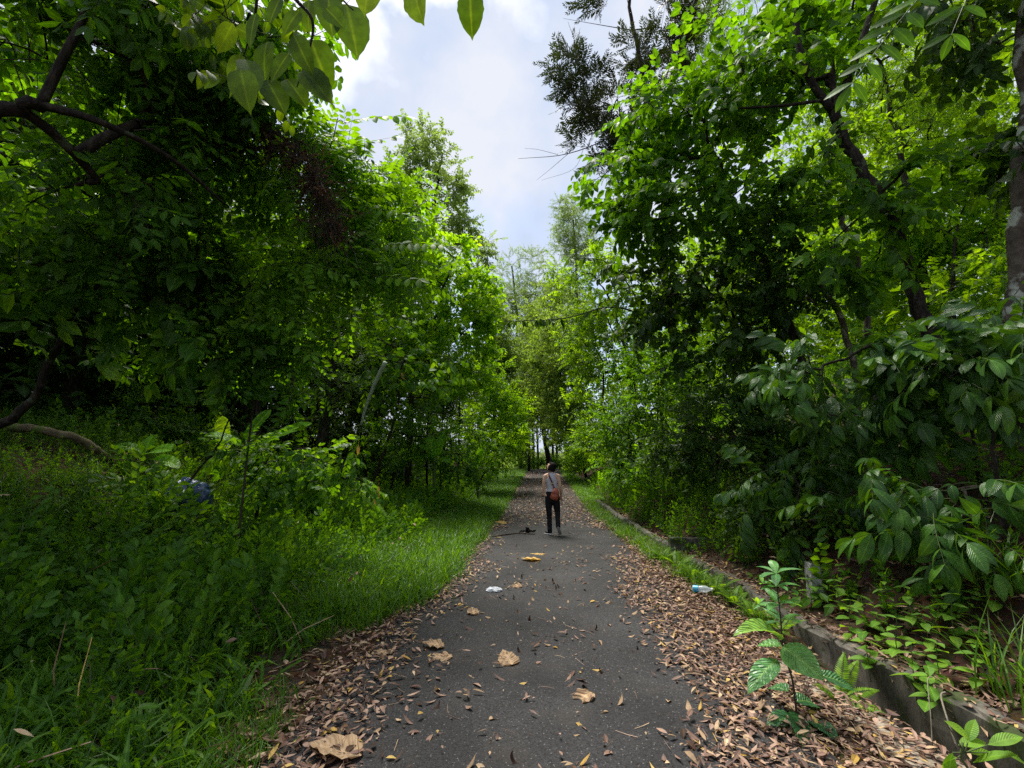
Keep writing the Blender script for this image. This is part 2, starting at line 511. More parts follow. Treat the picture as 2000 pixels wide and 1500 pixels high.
def spray(rng, lf, n, Lt, ang=52, pitch=-12, sag=.25, start=.15, mode='alt', term=True, size=(.75, 1.15), tw=.004, jit=.35, ajit=10, taper=0.0, M=1, stalk=None):
    """a leafy twig along +Y. mode alt | opp | spiral"""
    A = Acc()
    ss = np.linspace(0, 1, 6)
    wig = rng.normal(0, .02 * Lt, 2)
    cur = lambda s: np.stack([wig[0] * np.sin(s * 4), Lt * s, -sag * Lt * s * s + wig[1] * np.sin(s * 3)], -1)
    A.add(tube(cur(ss), np.linspace(tw, tw * .35, 6), 3, M=M, U=.5, cap=False))
    k = n
    if mode == 'opp':
        s = np.repeat(np.linspace(start, .97, k), 2)
        side = np.tile([1, -1], k)
    else:
        s = np.linspace(start, .97, k) + rng.normal(0, .3 / k, k)
        side = np.where(np.arange(k) % 2 == 0, 1, -1)
    s = np.clip(s, 0, 1)
    m = len(s)
    a = np.radians(ang + rng.normal(0, ajit, m))
    p = np.radians(pitch + rng.normal(0, ajit, m))
    pos = cur(s)
    tan = nrm(cur(np.clip(s + .01, 0, 1.01)) - pos)
    if mode == 'spiral':
        az = np.arange(m) * 2.4 + rng.random() * 6
        X = np.array([1., 0, 0]); Zv = nrm(np.cross(X[None], tan))
        d = tan * np.cos(a)[:, None] + np.sin(a)[:, None] * (np.cos(az)[:, None] * X + np.sin(az)[:, None] * Zv)
        d[:, 2] += np.sin(p)
        nn = np.array([0, 0, 1.]) + rng.normal(0, jit, (m, 3))
    else:
        d = np.stack([side * np.sin(a), np.cos(a), np.sin(p)], 1)
        d[:, 2] += tan[:, 2] * .6
        nn = np.array([0, 0, 1.]) + rng.normal(0, jit, (m, 3))
    if term:
        pos = np.concatenate([pos, cur(np.array([1.0]))]); d = np.concatenate([d, tan[-1:] + [[0, 0, math.radians(pitch) * .6]]])
        nn = np.concatenate([nn, [[0, 0, 1.]]]); m += 1
        s = np.append(s, 1.0)
    sz = rng.uniform(*size, m) * (1 - taper * np.abs(s - .45) * 1.6)
    R = frames(d, nn) * sz[:, None, None]
    lfs = lf if isinstance(lf, list) else [lf]
    pick = rng.integers(0, len(lfs), m)
    for i, l in enumerate(lfs):
        q = pick == i
        if q.any():
            A.add(l, R[q], pos[q], r=rng.random(int(q.sum())), keep=0.0 if l.U.std() < 1e-6 else .6)
    return A.tm()

def comp_spray(rng, comps, n, Lt, ang=60, pitch=-18, sag=.2, size=(.8, 1.15), tw=.006, mode='spiral', jit=.25):
    return spray(rng, comps, n, Lt, ang, pitch, sag, .2, mode, True, size, tw, jit, 12)

SPR = {}
def build_sprays():
    r = np.random.default_rng(5)
    big = [leaf(.20, .125, 2, 'ovate', .18, .5), leaf(.17, .10, 2, 'ovate', .28, .3)]
    SPR['broad'] = [spray(r, big, 9, .55, 55, -22, .3, mode='alt', tw=.005) for _ in range(4)]
    SPR['broad_spiral'] = [spray(r, big, 10, .45, 62, -18, .2, mode='spiral', tw=.005) for _ in range(4)]
    mid = [leaf(.12, .062, 2, 'ovate', .2, .35), leaf(.10, .055, 2, 'ellip', .25, .3)]
    SPR['mid'] = [spray(r, mid, 12, .5, 52, -15, .3, tw=.004) for _ in range(4)] + [spray(r, mid, 13, .42, 60, -10, .2, mode='spiral') for _ in range(3)]
    sm = [leaf(.075, .038, 1, 'ellip', .2, .2), leaf(.06, .034, 1, 'ovate', .3, .2)]
    SPR['small'] = [spray(r, sm, 16, .42, 55, -8, .2, tw=.003, mode=q) for q in ('alt', 'alt', 'spiral', 'spiral')]
    tiny = [leaf(.05, .024, 1, 'ellip', .2, .2)]
    SPR['tiny'] = [spray(r, tiny, 22, .4, 55, -5, .2, tw=.0025, mode=q, ajit=16) for q in ('alt', 'spiral', 'spiral')]
    lft = leaf(.165, .078, 2, 'ellip', .15, .35)
    C = [spray(r, lft, 7, .66, 66, -12, .35, mode='opp', tw=.004, jit=.14, ajit=6, taper=.3, size=(.9, 1.1), start=.12) for _ in range(3)]
    SPR['pinnate_leaf'] = C
    SPR['pinnate'] = [comp_spray(r, C, 4, .45, 58, -16, .15) for _ in range(4)]
    lft3 = leaf(.11, .055, 2, 'ellip', .15, .25)
    C3 = [spray(r, lft3, 4, .30, 62, -14, .3, mode='opp', tw=.003, jit=.18, ajit=7, size=(.85, 1.1), start=.25) for _ in range(3)]
    SPR['trefoil'] = [comp_spray(r, C3, 7, .5, 55, -16, .2) for _ in range(4)]
    nar = leaf(.22, .062, 2, 'lance', .15, .2)
    N2 = [spray(r, nar, 7, .56, 46, 2, .05, mode='opp', tw=.003, jit=.15, ajit=6, taper=.4, start=.12) for _ in range(2)]
    SPR['narrow'] = [comp_spray(r, N2, 5, .5, 48, 4, .0, jit=.3) for _ in range(4)]
    fe = leaf(.055, .020, 1, 'lance', .1, .2)
    SPR['feather'] = [spray(r, fe, 20, .34, 60, 0, .1, tw=.0025, mode='spiral', ajit=25) for _ in range(4)]
    bam = leaf(.13, .022, 1, 'lance', .1, .6)
    SPR['bamboo'] = [spray(r, bam, 16, .55, 45, -25, .5, tw=.003, mode=q) for q in ('alt', 'spiral', 'spiral')]
    cof = [leaf(.30, .115, 7, 'ellip', .16, .75, cols=2, wave=.005, nwave=8), leaf(.27, .11, 7, 'ovate', .2, .95, cols=2, wave=.005, nwave=8)]
    SPR['coffee'] = [spray(r, cof, 4, .55, 58, -28, .35, mode='opp', tw=.006, jit=.3, start=.3) for _ in range(4)]
    hl = [leaf(.17, .115, 7, 'drip', .12, .5, cols=2), leaf(.15, .10, 7, 'drip', .2, .7, cols=2)]
    SPR['heart'] = [spray(r, hl, 6, .55, 60, -45, .35, tw=.005, stalk=.03) for _ in range(3)]
    dr = [leaf(.11, .05, 2, 'ellip', .8, 1.6), leaf(.09, .035, 2, 'lance', .6, 2.2)]
    SPR['dead'] = [spray(r, dr, 9, .5, 50, -55, .8, tw=.004) for _ in range(3)]
    SPR['far'] = [spray(r, [leaf(.16, .085, 1, 'ellip', .2, .3)], 13, .6, 55, -10, .2, mode='spiral', tw=.005, ajit=20) for _ in range(4)]
build_sprays()

# ------------------------------------------------------------------ trees
def blob(b):
    if b[0] == 'w':
        return np.array(b[1:4], float), np.array(b[4:7], float)
    px, py, Y, rx, ry, rd = b
    t = depth_at(px, py, Y)
    return P(px, py, Y), np.array([rx * t / FPX, rd, ry * t / FPX])

def sample_blobs(rng, blobs, n, shell=2.4):
    cs = [blob(b) for b in blobs]
    vol = np.array([r[0] * r[1] * r[2] for _, r in cs]) ** .75
    pick = rng.choice(len(cs), n, p=vol / vol.sum())
    d = nrm(rng.normal(size=(n, 3)))
    rad = rng.random(n) ** (1 / shell)
    C = np.array([c for c, _ in cs])[pick]; Rr = np.array([r for _, r in cs])[pick]
    p = C + d * rad[:, None] * Rr
    out = d * Rr
    gz = land(p[:, 0], p[:, 1]) + .12
    ok = p[:, 2] > gz
    return p[ok], nrm(out[ok])

def grow(rng, trunk, r_tr, C, i0, tip=.006, rise=.12):
    """limbs from the trunk path to every cluster centre; returns tubes"""
    nodes = [tuple(p) for p in trunk]
    par = list(range(-1, len(trunk) - 1))
    N = np.array(nodes)
    order = np.argsort(((C[:, None] - N[None, i0:]) ** 2).sum(2).min(1))
    NN = np.zeros((len(nodes) + len(C) * 4, 3)); NN[:len(N)] = N
    cnt = len(N)
    wt_ = np.zeros(len(NN)); par = np.full(len(NN), -1); par[1:cnt] = np.arange(cnt - 1)
    chains = []
    for ci in order:
        c = C[ci]
        v = c - NN[i0:cnt]
        dd = np.linalg.norm(v, axis=1) + .35 * np.maximum(0, -v[:, 2])
        j = i0 + int(np.argmin(dd))
        a = NN[j]
        ln = np.linalg.norm(c - a)
        mid = (a + c) / 2 + np.array([0, 0, rise * ln]) + rng.normal(0, .07 * ln, 3)
        prev = j; ch = [j]
        for t in (.33, .67, 1.0):
            q = (1 - t) ** 2 * a + 2 * t * (1 - t) * mid + t * t * c
            NN[cnt] = q; par[cnt] = prev; prev = cnt; ch.append(cnt); cnt += 1
        chains.append(ch)
    w = np.zeros(cnt)
    for ch in chains:
        k = ch[-1]
        while k >= 0:
            w[k] += 1; k = par[k]
    rad = tip * np.maximum(w, 1) ** .5
    A = Acc()
    rt = np.asarray(r_tr)
    for ch in chains:
        rr = rad[ch].copy()
        rr[0] = min(rr[0], rr[1] * 1.35)
        if ch[0] < len(trunk):
            rr = np.minimum(rr, rt[min(ch[0], len(rt) - 1)] * .8)
        A.add(tube(NN[ch], rr, 4 if rr[1] < .02 else 5, cap=False))
    tips = [(NN[ch[-1]], nrm(NN[ch[-1]] - NN[ch[-2]]), NN[ch[-2]]) for ch in chains]
    return A, tips

def crown_of(rng, tips, outs, sprays, m, size=(.8, 1.2), spread=.9, up=.12, mid=True, tilt=.35, jitter=.18):
    A = Acc()
    pos = np.array([t[0] for t in tips]); dr = np.array([t[1] for t in tips]); bef = np.array([t[2] for t in tips])
    k = len(pos)
    pp = np.repeat(pos, m, 0); dd = np.repeat(dr, m, 0)
    back = rng.random((k * m, 1)) * (.5 if mid else 0)
    pp = pp * (1 - back) + np.repeat(bef, m, 0) * back + rng.normal(0, jitter, (k * m, 3)) * .35
    dd = nrm(dd * .7 + rng.normal(0, spread, (k * m, 3)) * np.array([1, 1, .6]) + np.array([0, 0, up]))
    nn = np.array([0, 0, 1.]) + rng.normal(0, tilt, (k * m, 3))
    R = frames(dd, nn) * rng.uniform(*size, k * m)[:, None, None]
    cl = np.repeat(rng.random(k), m)
    tint = np.clip(.55 * cl + .45 * rng.random(k * m), 0, 1)
    pick = rng.integers(0, len(sprays), k * m)
    for i, s in enumerate(sprays):
        q = pick == i
        if q.any():
            A.add(s, R[q], pp[q], r=tint[q], keep=.55)
    return A

def tree(name, label, cat, trunk, r0, blobs, ncl, kind, m, leafm, bark='bark', seed=1, i0=.45, size=(.8, 1.2), tip=.006, extra=None,
         group=None, spread=.9, up=.12, rise=.12, r1=None, sides=8, tilt=.35, sink=.15, part='crown', twig='twig', jitter=.18, shell=2.4):
    rng = np.random.default_rng(seed)
    trunk = np.asarray(trunk, float)
    tp = smooth_path(trunk, 5) if len(trunk) > 2 else np.linspace(trunk[0], trunk[1], 9)
    n = len(tp)
    ln = np.linalg.norm(tp[-1] - tp[0])
    wob = rng.normal(0, 1, (n, 3)) * np.array([1, 1, .2]) * min(.04, .008 * ln)
    wob[0] = 0
    tp = tp + wob
    tp[0, 2] -= sink
    rt = r0 + ((r1 if r1 else r0 * .35) - r0) * np.linspace(0, 1, n) ** .9
    rt[0] *= 1.35; rt[1] *= 1.1
    th = thing(name, trunk[0], label, cat, group)
    C, outs = sample_blobs(rng, blobs, ncl, shell)
    T = Acc().add(tube(tp, rt, sides))
    A, tips = grow(rng, tp, rt, C, min(n - 2, int(i0 * n)), tip, rise)
    if not A.empty():
        T.add(A.tm())
    if extra:
        for pts, ra, rb in extra:
            q = smooth_path(pts, 5)
            T.add(tube(q, np.linspace(ra, rb, len(q)), 6))
    obj('trunk' if r0 > .025 else 'stem', T, MT[bark], th, smooth=True)
    cr = crown_of(rng, tips, outs, SPR[kind] if isinstance(kind, str) else kind, m, size, spread, up, tilt=tilt, jitter=jitter)
    obj(part, cr, [MT[leafm], MT[twig]], th)
    return th

# ------------------------------------------------------------------ ground, path, drain
def trench(y):
    return 0.36 * (1 - sstep(3.9, 5.4, y))

def build_ground():
    left = -np.concatenate([np.array([900, 500, 250, 120, 70, 45, 32, 24]), np.arange(18, 9, -1.0), np.arange(9, 1.9, -.3)])
    mid = np.arange(-1.8, 1.01, .3)
    rel = np.concatenate([[-.75, -.47, -.46, -.30, -.15, .02, .15, .17, .3], np.arange(.5, 5, .3), np.arange(5.2, 12, .7), [13, 16, 22, 30, 45, 70, 120, 250, 500, 900]])
    ys = np.concatenate([[-60, -20, -8], np.arange(-3, 20, .3), np.arange(20, 60, 1.2), [65, 72, 80, 100, 150, 300, 600, 1000]])
    nl = len(left) + len(mid)
    X = np.zeros((len(ys), nl + len(rel))); Y = np.repeat(ys[:, None], X.shape[1], 1)
    X[:, :nl] = np.concatenate([left, mid])[None]
    X[:, nl:] = wall_x(ys)[:, None] + rel[None]
    Z = land(X, Y)
    d = X - wall_x(Y)
    Z = Z - np.where((d > -.465) & (d < .16), trench(Y) + .03, 0)
    nx = X.shape[1]
    i, j = np.meshgrid(np.arange(len(ys) - 1), np.arange(nx - 1), indexing='ij')
    a = (i * nx + j).ravel()
    T = np.concatenate([np.stack([a, a + 1, a + nx + 1], 1), np.stack([a, a + nx + 1, a + nx], 1)])
    m, nt, N, K = new_mat('forest_soil')
    out = N('ShaderNodeOutputMaterial'); pb = N('ShaderNodeBsdfPrincipled')
    co = N('ShaderNodeTexCoord')
    no = N('ShaderNodeTexNoise'); no.inputs['Scale'].default_value = 9; no.inputs['Detail'].default_value = 9; no.inputs['Roughness'].default_value = .7
    K(co.outputs['Object'], no.inputs['Vector'])
    vo = N('ShaderNodeTexVoronoi'); vo.inputs['Scale'].default_value = 22; K(co.outputs['Object'], vo.inputs['Vector'])
    rp = N('ShaderNodeValToRGB'); e = rp.color_ramp.elements
    e[0].position = .3; e[0].color = (.022, .016, .010, 1); e[1].position = .75; e[1].color = (.12, .075, .045, 1)
    K(no.outputs['Fac'], rp.inputs['Fac'])
    hs = N('ShaderNodeMix'); hs.data_type = 'RGBA'; hs.blend_type = 'MULTIPLY'; hs.inputs['Factor'].default_value = .5
    K(rp.outputs['Color'], hs.inputs['A']); K(vo.outputs['Color'], hs.inputs['B'])
    K(hs.outputs['Result'], pb.inputs['Base Color'])
    pb.inputs['Roughness'].default_value = .95; pb.inputs['Specular IOR Level'].default_value = .1
    bp = N('ShaderNodeBump'); bp.inputs['Strength'].default_value = .8; bp.inputs['Distance'].default_value = .05
    K(no.outputs['Fac'], bp.inputs['Height']); K(bp.outputs['Normal'], pb.inputs['Normal'])
    K(pb.outputs[0], out.inputs['Surface'])
    g = obj('ground', Tm(np.stack([X, Y, Z], -1).reshape(-1, 3), T), m, smooth=True)
    tag(g, kind='structure')

    # asphalt sheet, 4 mm over the ground, with a ragged edge
    ys = np.concatenate([np.arange(-5, 20, .2), np.arange(20, 49, .8)])
    us = np.linspace(0, 1, 15)
    xl = -1.62 + .22 * (fnoise(ys * .9, ys * 0 + 3) - .5) - .10 * sstep(20, 45, ys)
    xr = 1.58 + .22 * (fnoise(ys * .9, ys * 0 + 13) - .5) + .0 * ys
    X = xl[:, None] * (1 - us) + xr[:, None] * us
    Y = np.repeat(ys[:, None], 15, 1)
    Z = land(X, Y) + .005 + .012 * (1 - (2 * us[None] - 1) ** 2)
    nx = 15
    i, j = np.meshgrid(np.arange(len(ys) - 1), np.arange(nx - 1), indexing='ij')
    a = (i * nx + j).ravel()
    T = np.concatenate([np.stack([a, a + 1, a + nx + 1], 1), np.stack([a, a + nx + 1, a + nx], 1)])
    m, nt, N, K = new_mat('worn_asphalt')
    out = N('ShaderNodeOutputMaterial'); pb = N('ShaderNodeBsdfPrincipled'); co = N('ShaderNodeTexCoord')
    big = N('ShaderNodeTexNoise'); big.inputs['Scale'].default_value = 1.1; big.inputs['Detail'].default_value = 5; K(co.outputs['Object'], big.inputs['Vector'])
    fin = N('ShaderNodeTexNoise'); fin.inputs['Scale'].default_value = 110; fin.inputs['Detail'].default_value = 3; K(co.outputs['Object'], fin.inputs['Vector'])
    vo = N('ShaderNodeTexVoronoi'); vo.inputs['Scale'].default_value = 150; K(co.outputs['Object'], vo.inputs['Vector'])
    rp = N('ShaderNodeValToRGB'); e = rp.color_ramp.elements
    e[0].position = .30; e[0].color = (.010, .010, .0108, 1); e[1].position = .72; e[1].color = (.032, .0315, .0325, 1)
    K(big.outputs['Fac'], rp.inputs['Fac'])
    # aggregate: each stone its own grey
    sp = N('ShaderNodeSeparateXYZ'); K(vo.outputs['Color'], sp.inputs[0])
    mr = N('ShaderNodeMapRange'); K(sp.outputs['X'], mr.inputs['Value']); mr.inputs['To Min'].default_value = .25; mr.inputs['To Max'].default_value = 1.8
    mu = N('ShaderNodeMix'); mu.data_type = 'RGBA'; mu.blend_type = 'MULTIPLY'; mu.inputs['Factor'].default_value = 1
    K(rp.outputs['Color'], mu.inputs['A']); K(mr.outputs['Result'], mu.inputs['B'])
    gt = N('ShaderNodeMath'); gt.operation = 'GREATER_THAN'; K(sp.outputs['Y'], gt.inputs[0]); gt.inputs[1].default_value = .985
    li = N('ShaderNodeMix'); li.data_type = 'RGBA'; K(gt.outputs[0], li.inputs['Factor']); K(mu.outputs['Result'], li.inputs['A']); li.inputs['B'].default_value = (.12, .115, .11, 1)
    # thin dusty brown film in patches
    ds = N('ShaderNodeTexNoise'); ds.inputs['Scale'].default_value = 2.3; ds.inputs['Detail'].default_value = 6; K(co.outputs['Object'], ds.inputs['Vector'])
    dm = N('ShaderNodeMapRange'); K(ds.outputs['Fac'], dm.inputs['Value']); dm.inputs['From Min'].default_value = .52; dm.inputs['From Max'].default_value = .75; dm.inputs['To Max'].default_value = .45
    du = N('ShaderNodeMix'); du.data_type = 'RGBA'; K(dm.outputs['Result'], du.inputs['Factor']); K(li.outputs['Result'], du.inputs['A']); du.inputs['B'].default_value = (.046, .038, .031, 1)
    K(du.outputs['Result'], pb.inputs['Base Color'])
    pb.inputs['Roughness'].default_value = .7; pb.inputs['Specular IOR Level'].default_value = .22
    bp = N('ShaderNodeBump'); bp.inputs['Strength'].default_value = .55; bp.inputs['Distance'].default_value = .006
    K(vo.outputs['Distance'], bp.inputs['Height'])
    b2 = N('ShaderNodeBump'); b2.inputs['Strength'].default_value = .4; b2.inputs['Distance'].default_value = .004; K(fin.outputs['Fac'], b2.inputs['Height']); K(bp.outputs['Normal'], b2.inputs['Normal'])
    K(b2.outputs['Normal'], pb.inputs['Normal'])
    K(pb.outputs[0], out.inputs['Surface'])
    r = obj('path', Tm(np.stack([X, Y, Z], -1).reshape(-1, 3), T), m, smooth=True)
    tag(r, kind='structure')
build_ground()

CONC = rough_mat('mossy_concrete', [(.035, .032, .026), (.10, .092, .075), (.20, .18, .15)], scale=7, bump=.7, detail=8, stretch=(1, 1, .35), patch=((.045, .06, .022), 3.5, .55), dist=.02)
CONC_PALE = rough_mat('bare_concrete', [(.10, .085, .062), (.24, .205, .155), (.34, .30, .24)], scale=8, bump=.5, detail=8, patch=((.10, .085, .06), 5, .58), dist=.012)

def strip_wall(ys, xin, w, zb, zt, rng, rough=.02):
    """a cast wall following xin(y): inner face, top, outer face, with broken edges"""
    V, T = [], []
    n = len(ys)
    for y in ys:
        x = float(xin(y)); a, b = zb(y), zt(y)
        j = rng.normal(0, rough, 4) * .5
        zs = np.linspace(a, b - .03, 4)
        prof = [(x + rng.normal(0, rough * .5), z) for z in zs] + [(x + .02 + j[0], b + j[1] * .5), (x + w - .02 + j[2], b + j[3] * .5), (x + w, b - .03), (x + w, a)]
        V += [(px, y, pz) for px, pz in prof]
    m = 8
    for k in range(n - 1):
        for q in range(m - 1):
            a = k * m + q
            T += [(a, a + m, a + m + 1), (a, a + m + 1, a + 1)]
    for base in (0, (n - 1) * m):
        for q in range(1, m - 1):
            T.append((base, base + q, base + q + 1))
    return Tm(V, T)

def build_drain():
    rng = np.random.default_rng(8)
    th = thing('drain', gpt(2.4, 4.0), 'mossy concrete roadside drain with low retaining wall under the hillside', 'drain')
    zb = lambda y: -.55
    obj('retaining_wall', strip_wall(np.arange(1.2, 8.25, .12), wall_x, .16, zb, lambda y: .10 + .015 * math.sin(y * 2.1), rng), CONC, th)
    obj('retaining_wall', strip_wall(np.arange(9.06, 18.0, .14), wall_x, .15, zb, lambda y: .13 + float(road_z(y)) + .02 * math.sin(y * 1.7), rng), CONC, th)
    # side inlet with a higher headwall
    hw = Acc()
    n = 12
    xs = np.linspace(0, 1, n)
    def slab(x0, x1, y0, y1, z0, z1):
        V = []; T = []
        gx = np.linspace(x0, x1, 9); gz = np.linspace(z0, z1, 5)
        for yy in (y0, y1):
            for z in gz:
                for x in gx:
                    V.append((x + rng.normal(0, .006), yy + rng.normal(0, .006), z + rng.normal(0, .006)))
        o = 45
        for r in range(4):
            for c in range(8):
                a = r * 9 + c
                T += [(a, a + 1, a + 10), (a, a + 10, a + 9), (o + a, o + a + 10, o + a + 1), (o + a, o + a + 9, o + a + 10)]
        for c in range(8):
            a = 36 + c
            T += [(a, a + 1, o + a + 1), (a, o + a + 1, o + a)]
        for r in range(4):
            a, b = r * 9, r * 9 + 8
            T += [(a, a + 9, o + a + 9), (a, o + a + 9, o + a), (b, o + b, o + b + 9), (b, o + b + 9, b + 9)]
        return Tm(V, T)
    hx = float(wall_x(8.9))
    hw.add(slab(hx - .02, hx + .95, 8.86, 9.03, -.5, .27))
    obj('headwall', hw, CONC, th)
    # lip of the channel beside the path, sunk under the litter further on
    obj('kerb', strip_wall(np.arange(1.2, 4.35, .12), lambda y: wall_x(y) - .80, .32, zb, lambda y: .022 + .014 * math.sin(y * 3), rng, .012), CONC_PALE, th)
build_drain()

# ------------------------------------------------------------------ grass, ground cover, litter
def blade(Ln, W, bend, rng):
    t = np.array([0, .35, .7, 1.0])
    a = bend * t
    y = Ln * np.sin(a) * t * .9; z = Ln * np.cos(a * .7) * t
    w = W / 2 * np.array([.8, 1, .7])
    V = []; UV = []
    for i in range(3):
        V += [(-w[i], y[i], z[i]), (w[i], y[i], z[i])]; UV += [(0.2, t[i]), (.8, t[i])]
    V.append((0, y[3], z[3])); UV.append((.5, 1))
    return Tm(V, [(0, 1, 3), (0, 3, 2), (2, 3, 5), (2, 5, 4), (4, 5, 6)], 0, .5, UV)

def clump(rng, n, h, w, spread, bend=(.3, 1.5)):
    A = Acc()
    for _ in range(n):
        b = blade(h * rng.uniform(.55, 1.15), w * rng.uniform(.7, 1.3), rng.uniform(*bend), rng)
        az = rng.random() * 6.283
        R = np.array(Matrix.Rotation(az, 3, 'Z'))
        A.add(b, R[None], np.array([[rng.normal(0, spread), rng.normal(0, spread), 0]]), r=np.array([rng.random()]), keep=0)
    return A.tm()

def zrot(rng, k, tilt=.15, size=(.7, 1.3)):
    az = rng.random(k) * 6.283
    up = nrm(np.array([0, 0, 1.]) + rng.normal(0, tilt, (k, 3)))
    d = np.stack([np.cos(az), np.sin(az), np.zeros(k)], 1)
    d = nrm(d - (d * up).sum(1, keepdims=True) * up)
    x = np.cross(d, up)
    return np.stack([x, d, up], 2) * rng.uniform(*size, k)[:, None, None]

def verge_edge(y):
    """where the grass gives way to litter on the bank side of the path"""
    y = np.asarray(y, float)
    return np.interp(y, [0, 2.7, 3.6, 4.7, 5.7, 8.7, 15, 45], [-1.7, -1.72, -1.9, -1.85, -1.5, -1.36, -1.45, -1.95]) + .28 * (fnoise(y * 1.4, y * 0 + 40) - .5)

def scatter(rng, n, x0, x1, y0, y1):
    return rng.uniform(x0, x1, n), y0 + (y1 - y0) * rng.random(n) ** 1.25

def build_grass():
    rng = np.random.default_rng(21)
    A = Acc()
    near = [clump(rng, 11, .27, .009, .07, (.4, 2.0)) for _ in range(6)]
    fine = [clump(rng, 18, .17, .006, .06, (.2, 1.2)) for _ in range(5)]
    far = [clump(rng, 14, .20, .012, .07) for _ in range(4)]
    def put(tms, x, y, size):
        z = land(x, y)
        pick = rng.integers(0, len(tms), len(x))
        for i, t in enumerate(tms):
            q = pick == i
            if q.any():
                tint = np.clip(.3 + .75 * (fnoise(x[q] * 1.1, y[q] * 1.1) - .25) + rng.normal(0, .1, q.sum()), 0, 1)
                A.add(t, zrot(rng, int(q.sum()), .2, size), np.stack([x[q], y[q], z[q] - .01], 1), r=tint, keep=.45)
    # tall grass close by
    x, y = scatter(rng, 4300, -6.5, -1.4, .9, 7.5)
    e = verge_edge(y)
    hgt = np.clip((e - x) / 1.2, 0, 1)
    k = (fnoise(x * 1.7 + 20, y * 1.7) > .36) & (x < e + .05) & (rng.random(len(x)) < .35 + .65 * fnoise(x * .8, y * .8 + 7) + .1)
    near_k = k & (hgt > .35)
    put(near, x[near_k], y[near_k], (.45, 1.25))
    fk = k & (hgt <= .35)
    put(fine, x[fk], y[fk], (.7, 1.3))
    # verge lawn along the path
    x, y = scatter(rng, 6500, -4.6, -1.2, 5.0, 17)
    k = (x < verge_edge(y)) & (x > -4.3 + .25 * (y > 10))
    put(fine, x[k], y[k], (.6, 1.9))
    x, y = scatter(rng, 3600, -4.4, -1.3, 15, 46)
    k = (x < verge_edge(y) + .1)
    put(far, x[k], y[k], (.8, 1.5))
    # strip between the litter and the drain wall
    x, y = scatter(rng, 2600, 1.35, 2.3, 5.2, 46)
    w = wall_x(y)
    k = (x > w - np.interp(y, [5, 8, 14, 46], [.28, .55, .55, .6]) + .3 * (fnoise(y * 1.7, y * 0) - .5)) & (x < w - .02)
    put(fine, x[k], y[k], (.7, 1.3))
    x, y = scatter(rng, 900, 1.5, 2.2, 18, 46)
    put(far, x, y, (.7, 1.3))
    g = obj('grass', A, MT['grass'])
    tag(g, 'bright green grass along both verges of the path', 'grass', kind='stuff')

    # broad-bladed weeds mixed in
    B = Acc()
    wd = [clump(rng, 6, .26, .024, .04, (.6, 2.0)) for _ in range(4)]
    x, y = scatter(rng, 1500, -6, -1.6, 1.2, 7)
    k = x < verge_edge(y) - .25
    x, y = x[k], y[k]
    for i, t in enumerate(wd):
        q = rng.integers(0, 4, len(x)) == i
        B.add(t, zrot(rng, int(q.sum()), .25, (.6, 1.3)), np.stack([x[q], y[q], land(x[q], y[q])], 1), r=rng.random(int(q.sum())), keep=.5)
    # small-leaved herbs: upright sprays rooted in the ground
    def herbs(A, sprays, x, y, size, lift=.0, tilt=.45):
        for i, t in enumerate(sprays):
            q = rng.integers(0, len(sprays), len(x)) == i
            n = int(q.sum())
            if not n:
                continue
            d = nrm(np.array([0, 0, 1.]) + rng.normal(0, tilt, (n, 3)))
            R = frames(d, rng.normal(size=(n, 3))) * rng.uniform(*size, n)[:, None, None]
            tint = np.clip(.2 + .9 * (fnoise(x[q] * .9 + 3, y[q] * .9) - .2) + rng.normal(0, .12, n), 0, 1)
            A.add(t, R, np.stack([x[q], y[q], land(x[q], y[q]) + lift], 1), r=tint, keep=.5)
    x, y = scatter(rng, 2600, -6.5, -1.8, 1.5, 9)
    k = (x < verge_edge(y) - .3) & (fnoise(x * 1.5 + 60, y * 1.5) > .42) & (((x + 6.2) / .8) ** 2 + ((y - 5.0) / .4) ** 2 > 1)
    herbs(B, SPR['small'], x[k], y[k], (.35, .85))
    x, y = scatter(rng, 4200, -13, -2.4, 3.5, 13)
    k = (x < -2.35 - 1.1 * fnoise(y * 1.3, x * .6))
    logk = (x[k] < -5.6) & (y[k] > 4.6) & (y[k] < 6.6)
    herbs(B, SPR['small'] + SPR['mid'][:1], x[k][~logk], y[k][~logk], (.45, 1.05))
    herbs(B, SPR['small'], x[k][logk], y[k][logk], (.3, .65))
    x, y = scatter(rng, 2600, -10.5, -4.6, 4.2, 8.5)
    lk = (x < -5.6) & (y > 4.6) & (y < 6.6)
    herbs(B, SPR['small'], x[lk], y[lk], (.3, .6), tilt=.6)
    herbs(B, SPR['small'] + SPR['tiny'], x[~lk], y[~lk], (.4, .9))
    # knee-high growth closing in on the verge
    x, y = scatter(rng, 3200, -5.2, -2.2, 3.2, 17)
    q = (x < -2.35 - .75 * fnoise(y * 1.1 + 3, x * .7)) & (fnoise(x * 1.2 + 44, y * .9) > .36)
    herbs(B, SPR['small'] + SPR['mid'][:3], x[q], y[q], (.6, 1.35), tilt=.5)
    x, y = scatter(rng, 3600, -14, -3.1, 9, 30)
    herbs(B, SPR['small'] + SPR['mid'], x, y, (.8, 1.7))
    u = obj('undergrowth', B, [MT['herb'], MT['green_stem']])
    tag(u, 'dark green leafy undergrowth and weeds covering the bank beside the grass', 'undergrowth', kind='stuff')

    # weeds scattered through the lawn and along its ragged edge
    x, y = scatter(rng, 1500, -4.2, -1.2, 3.0, 16)
    k = (x < verge_edge(y) + .08) & (fnoise(x * 1.9 + 15, y * 1.3 + 8) > .47)
    herbs(B, SPR['small'] + SPR['tiny'], x[k], y[k], (.35, .8), tilt=.7)
    q = [clump(rng, 6, .24, .022, .03, (.5, 1.9)) for _ in range(3)]
    x, y = scatter(rng, 420, -4.0, -1.4, 2.5, 13)
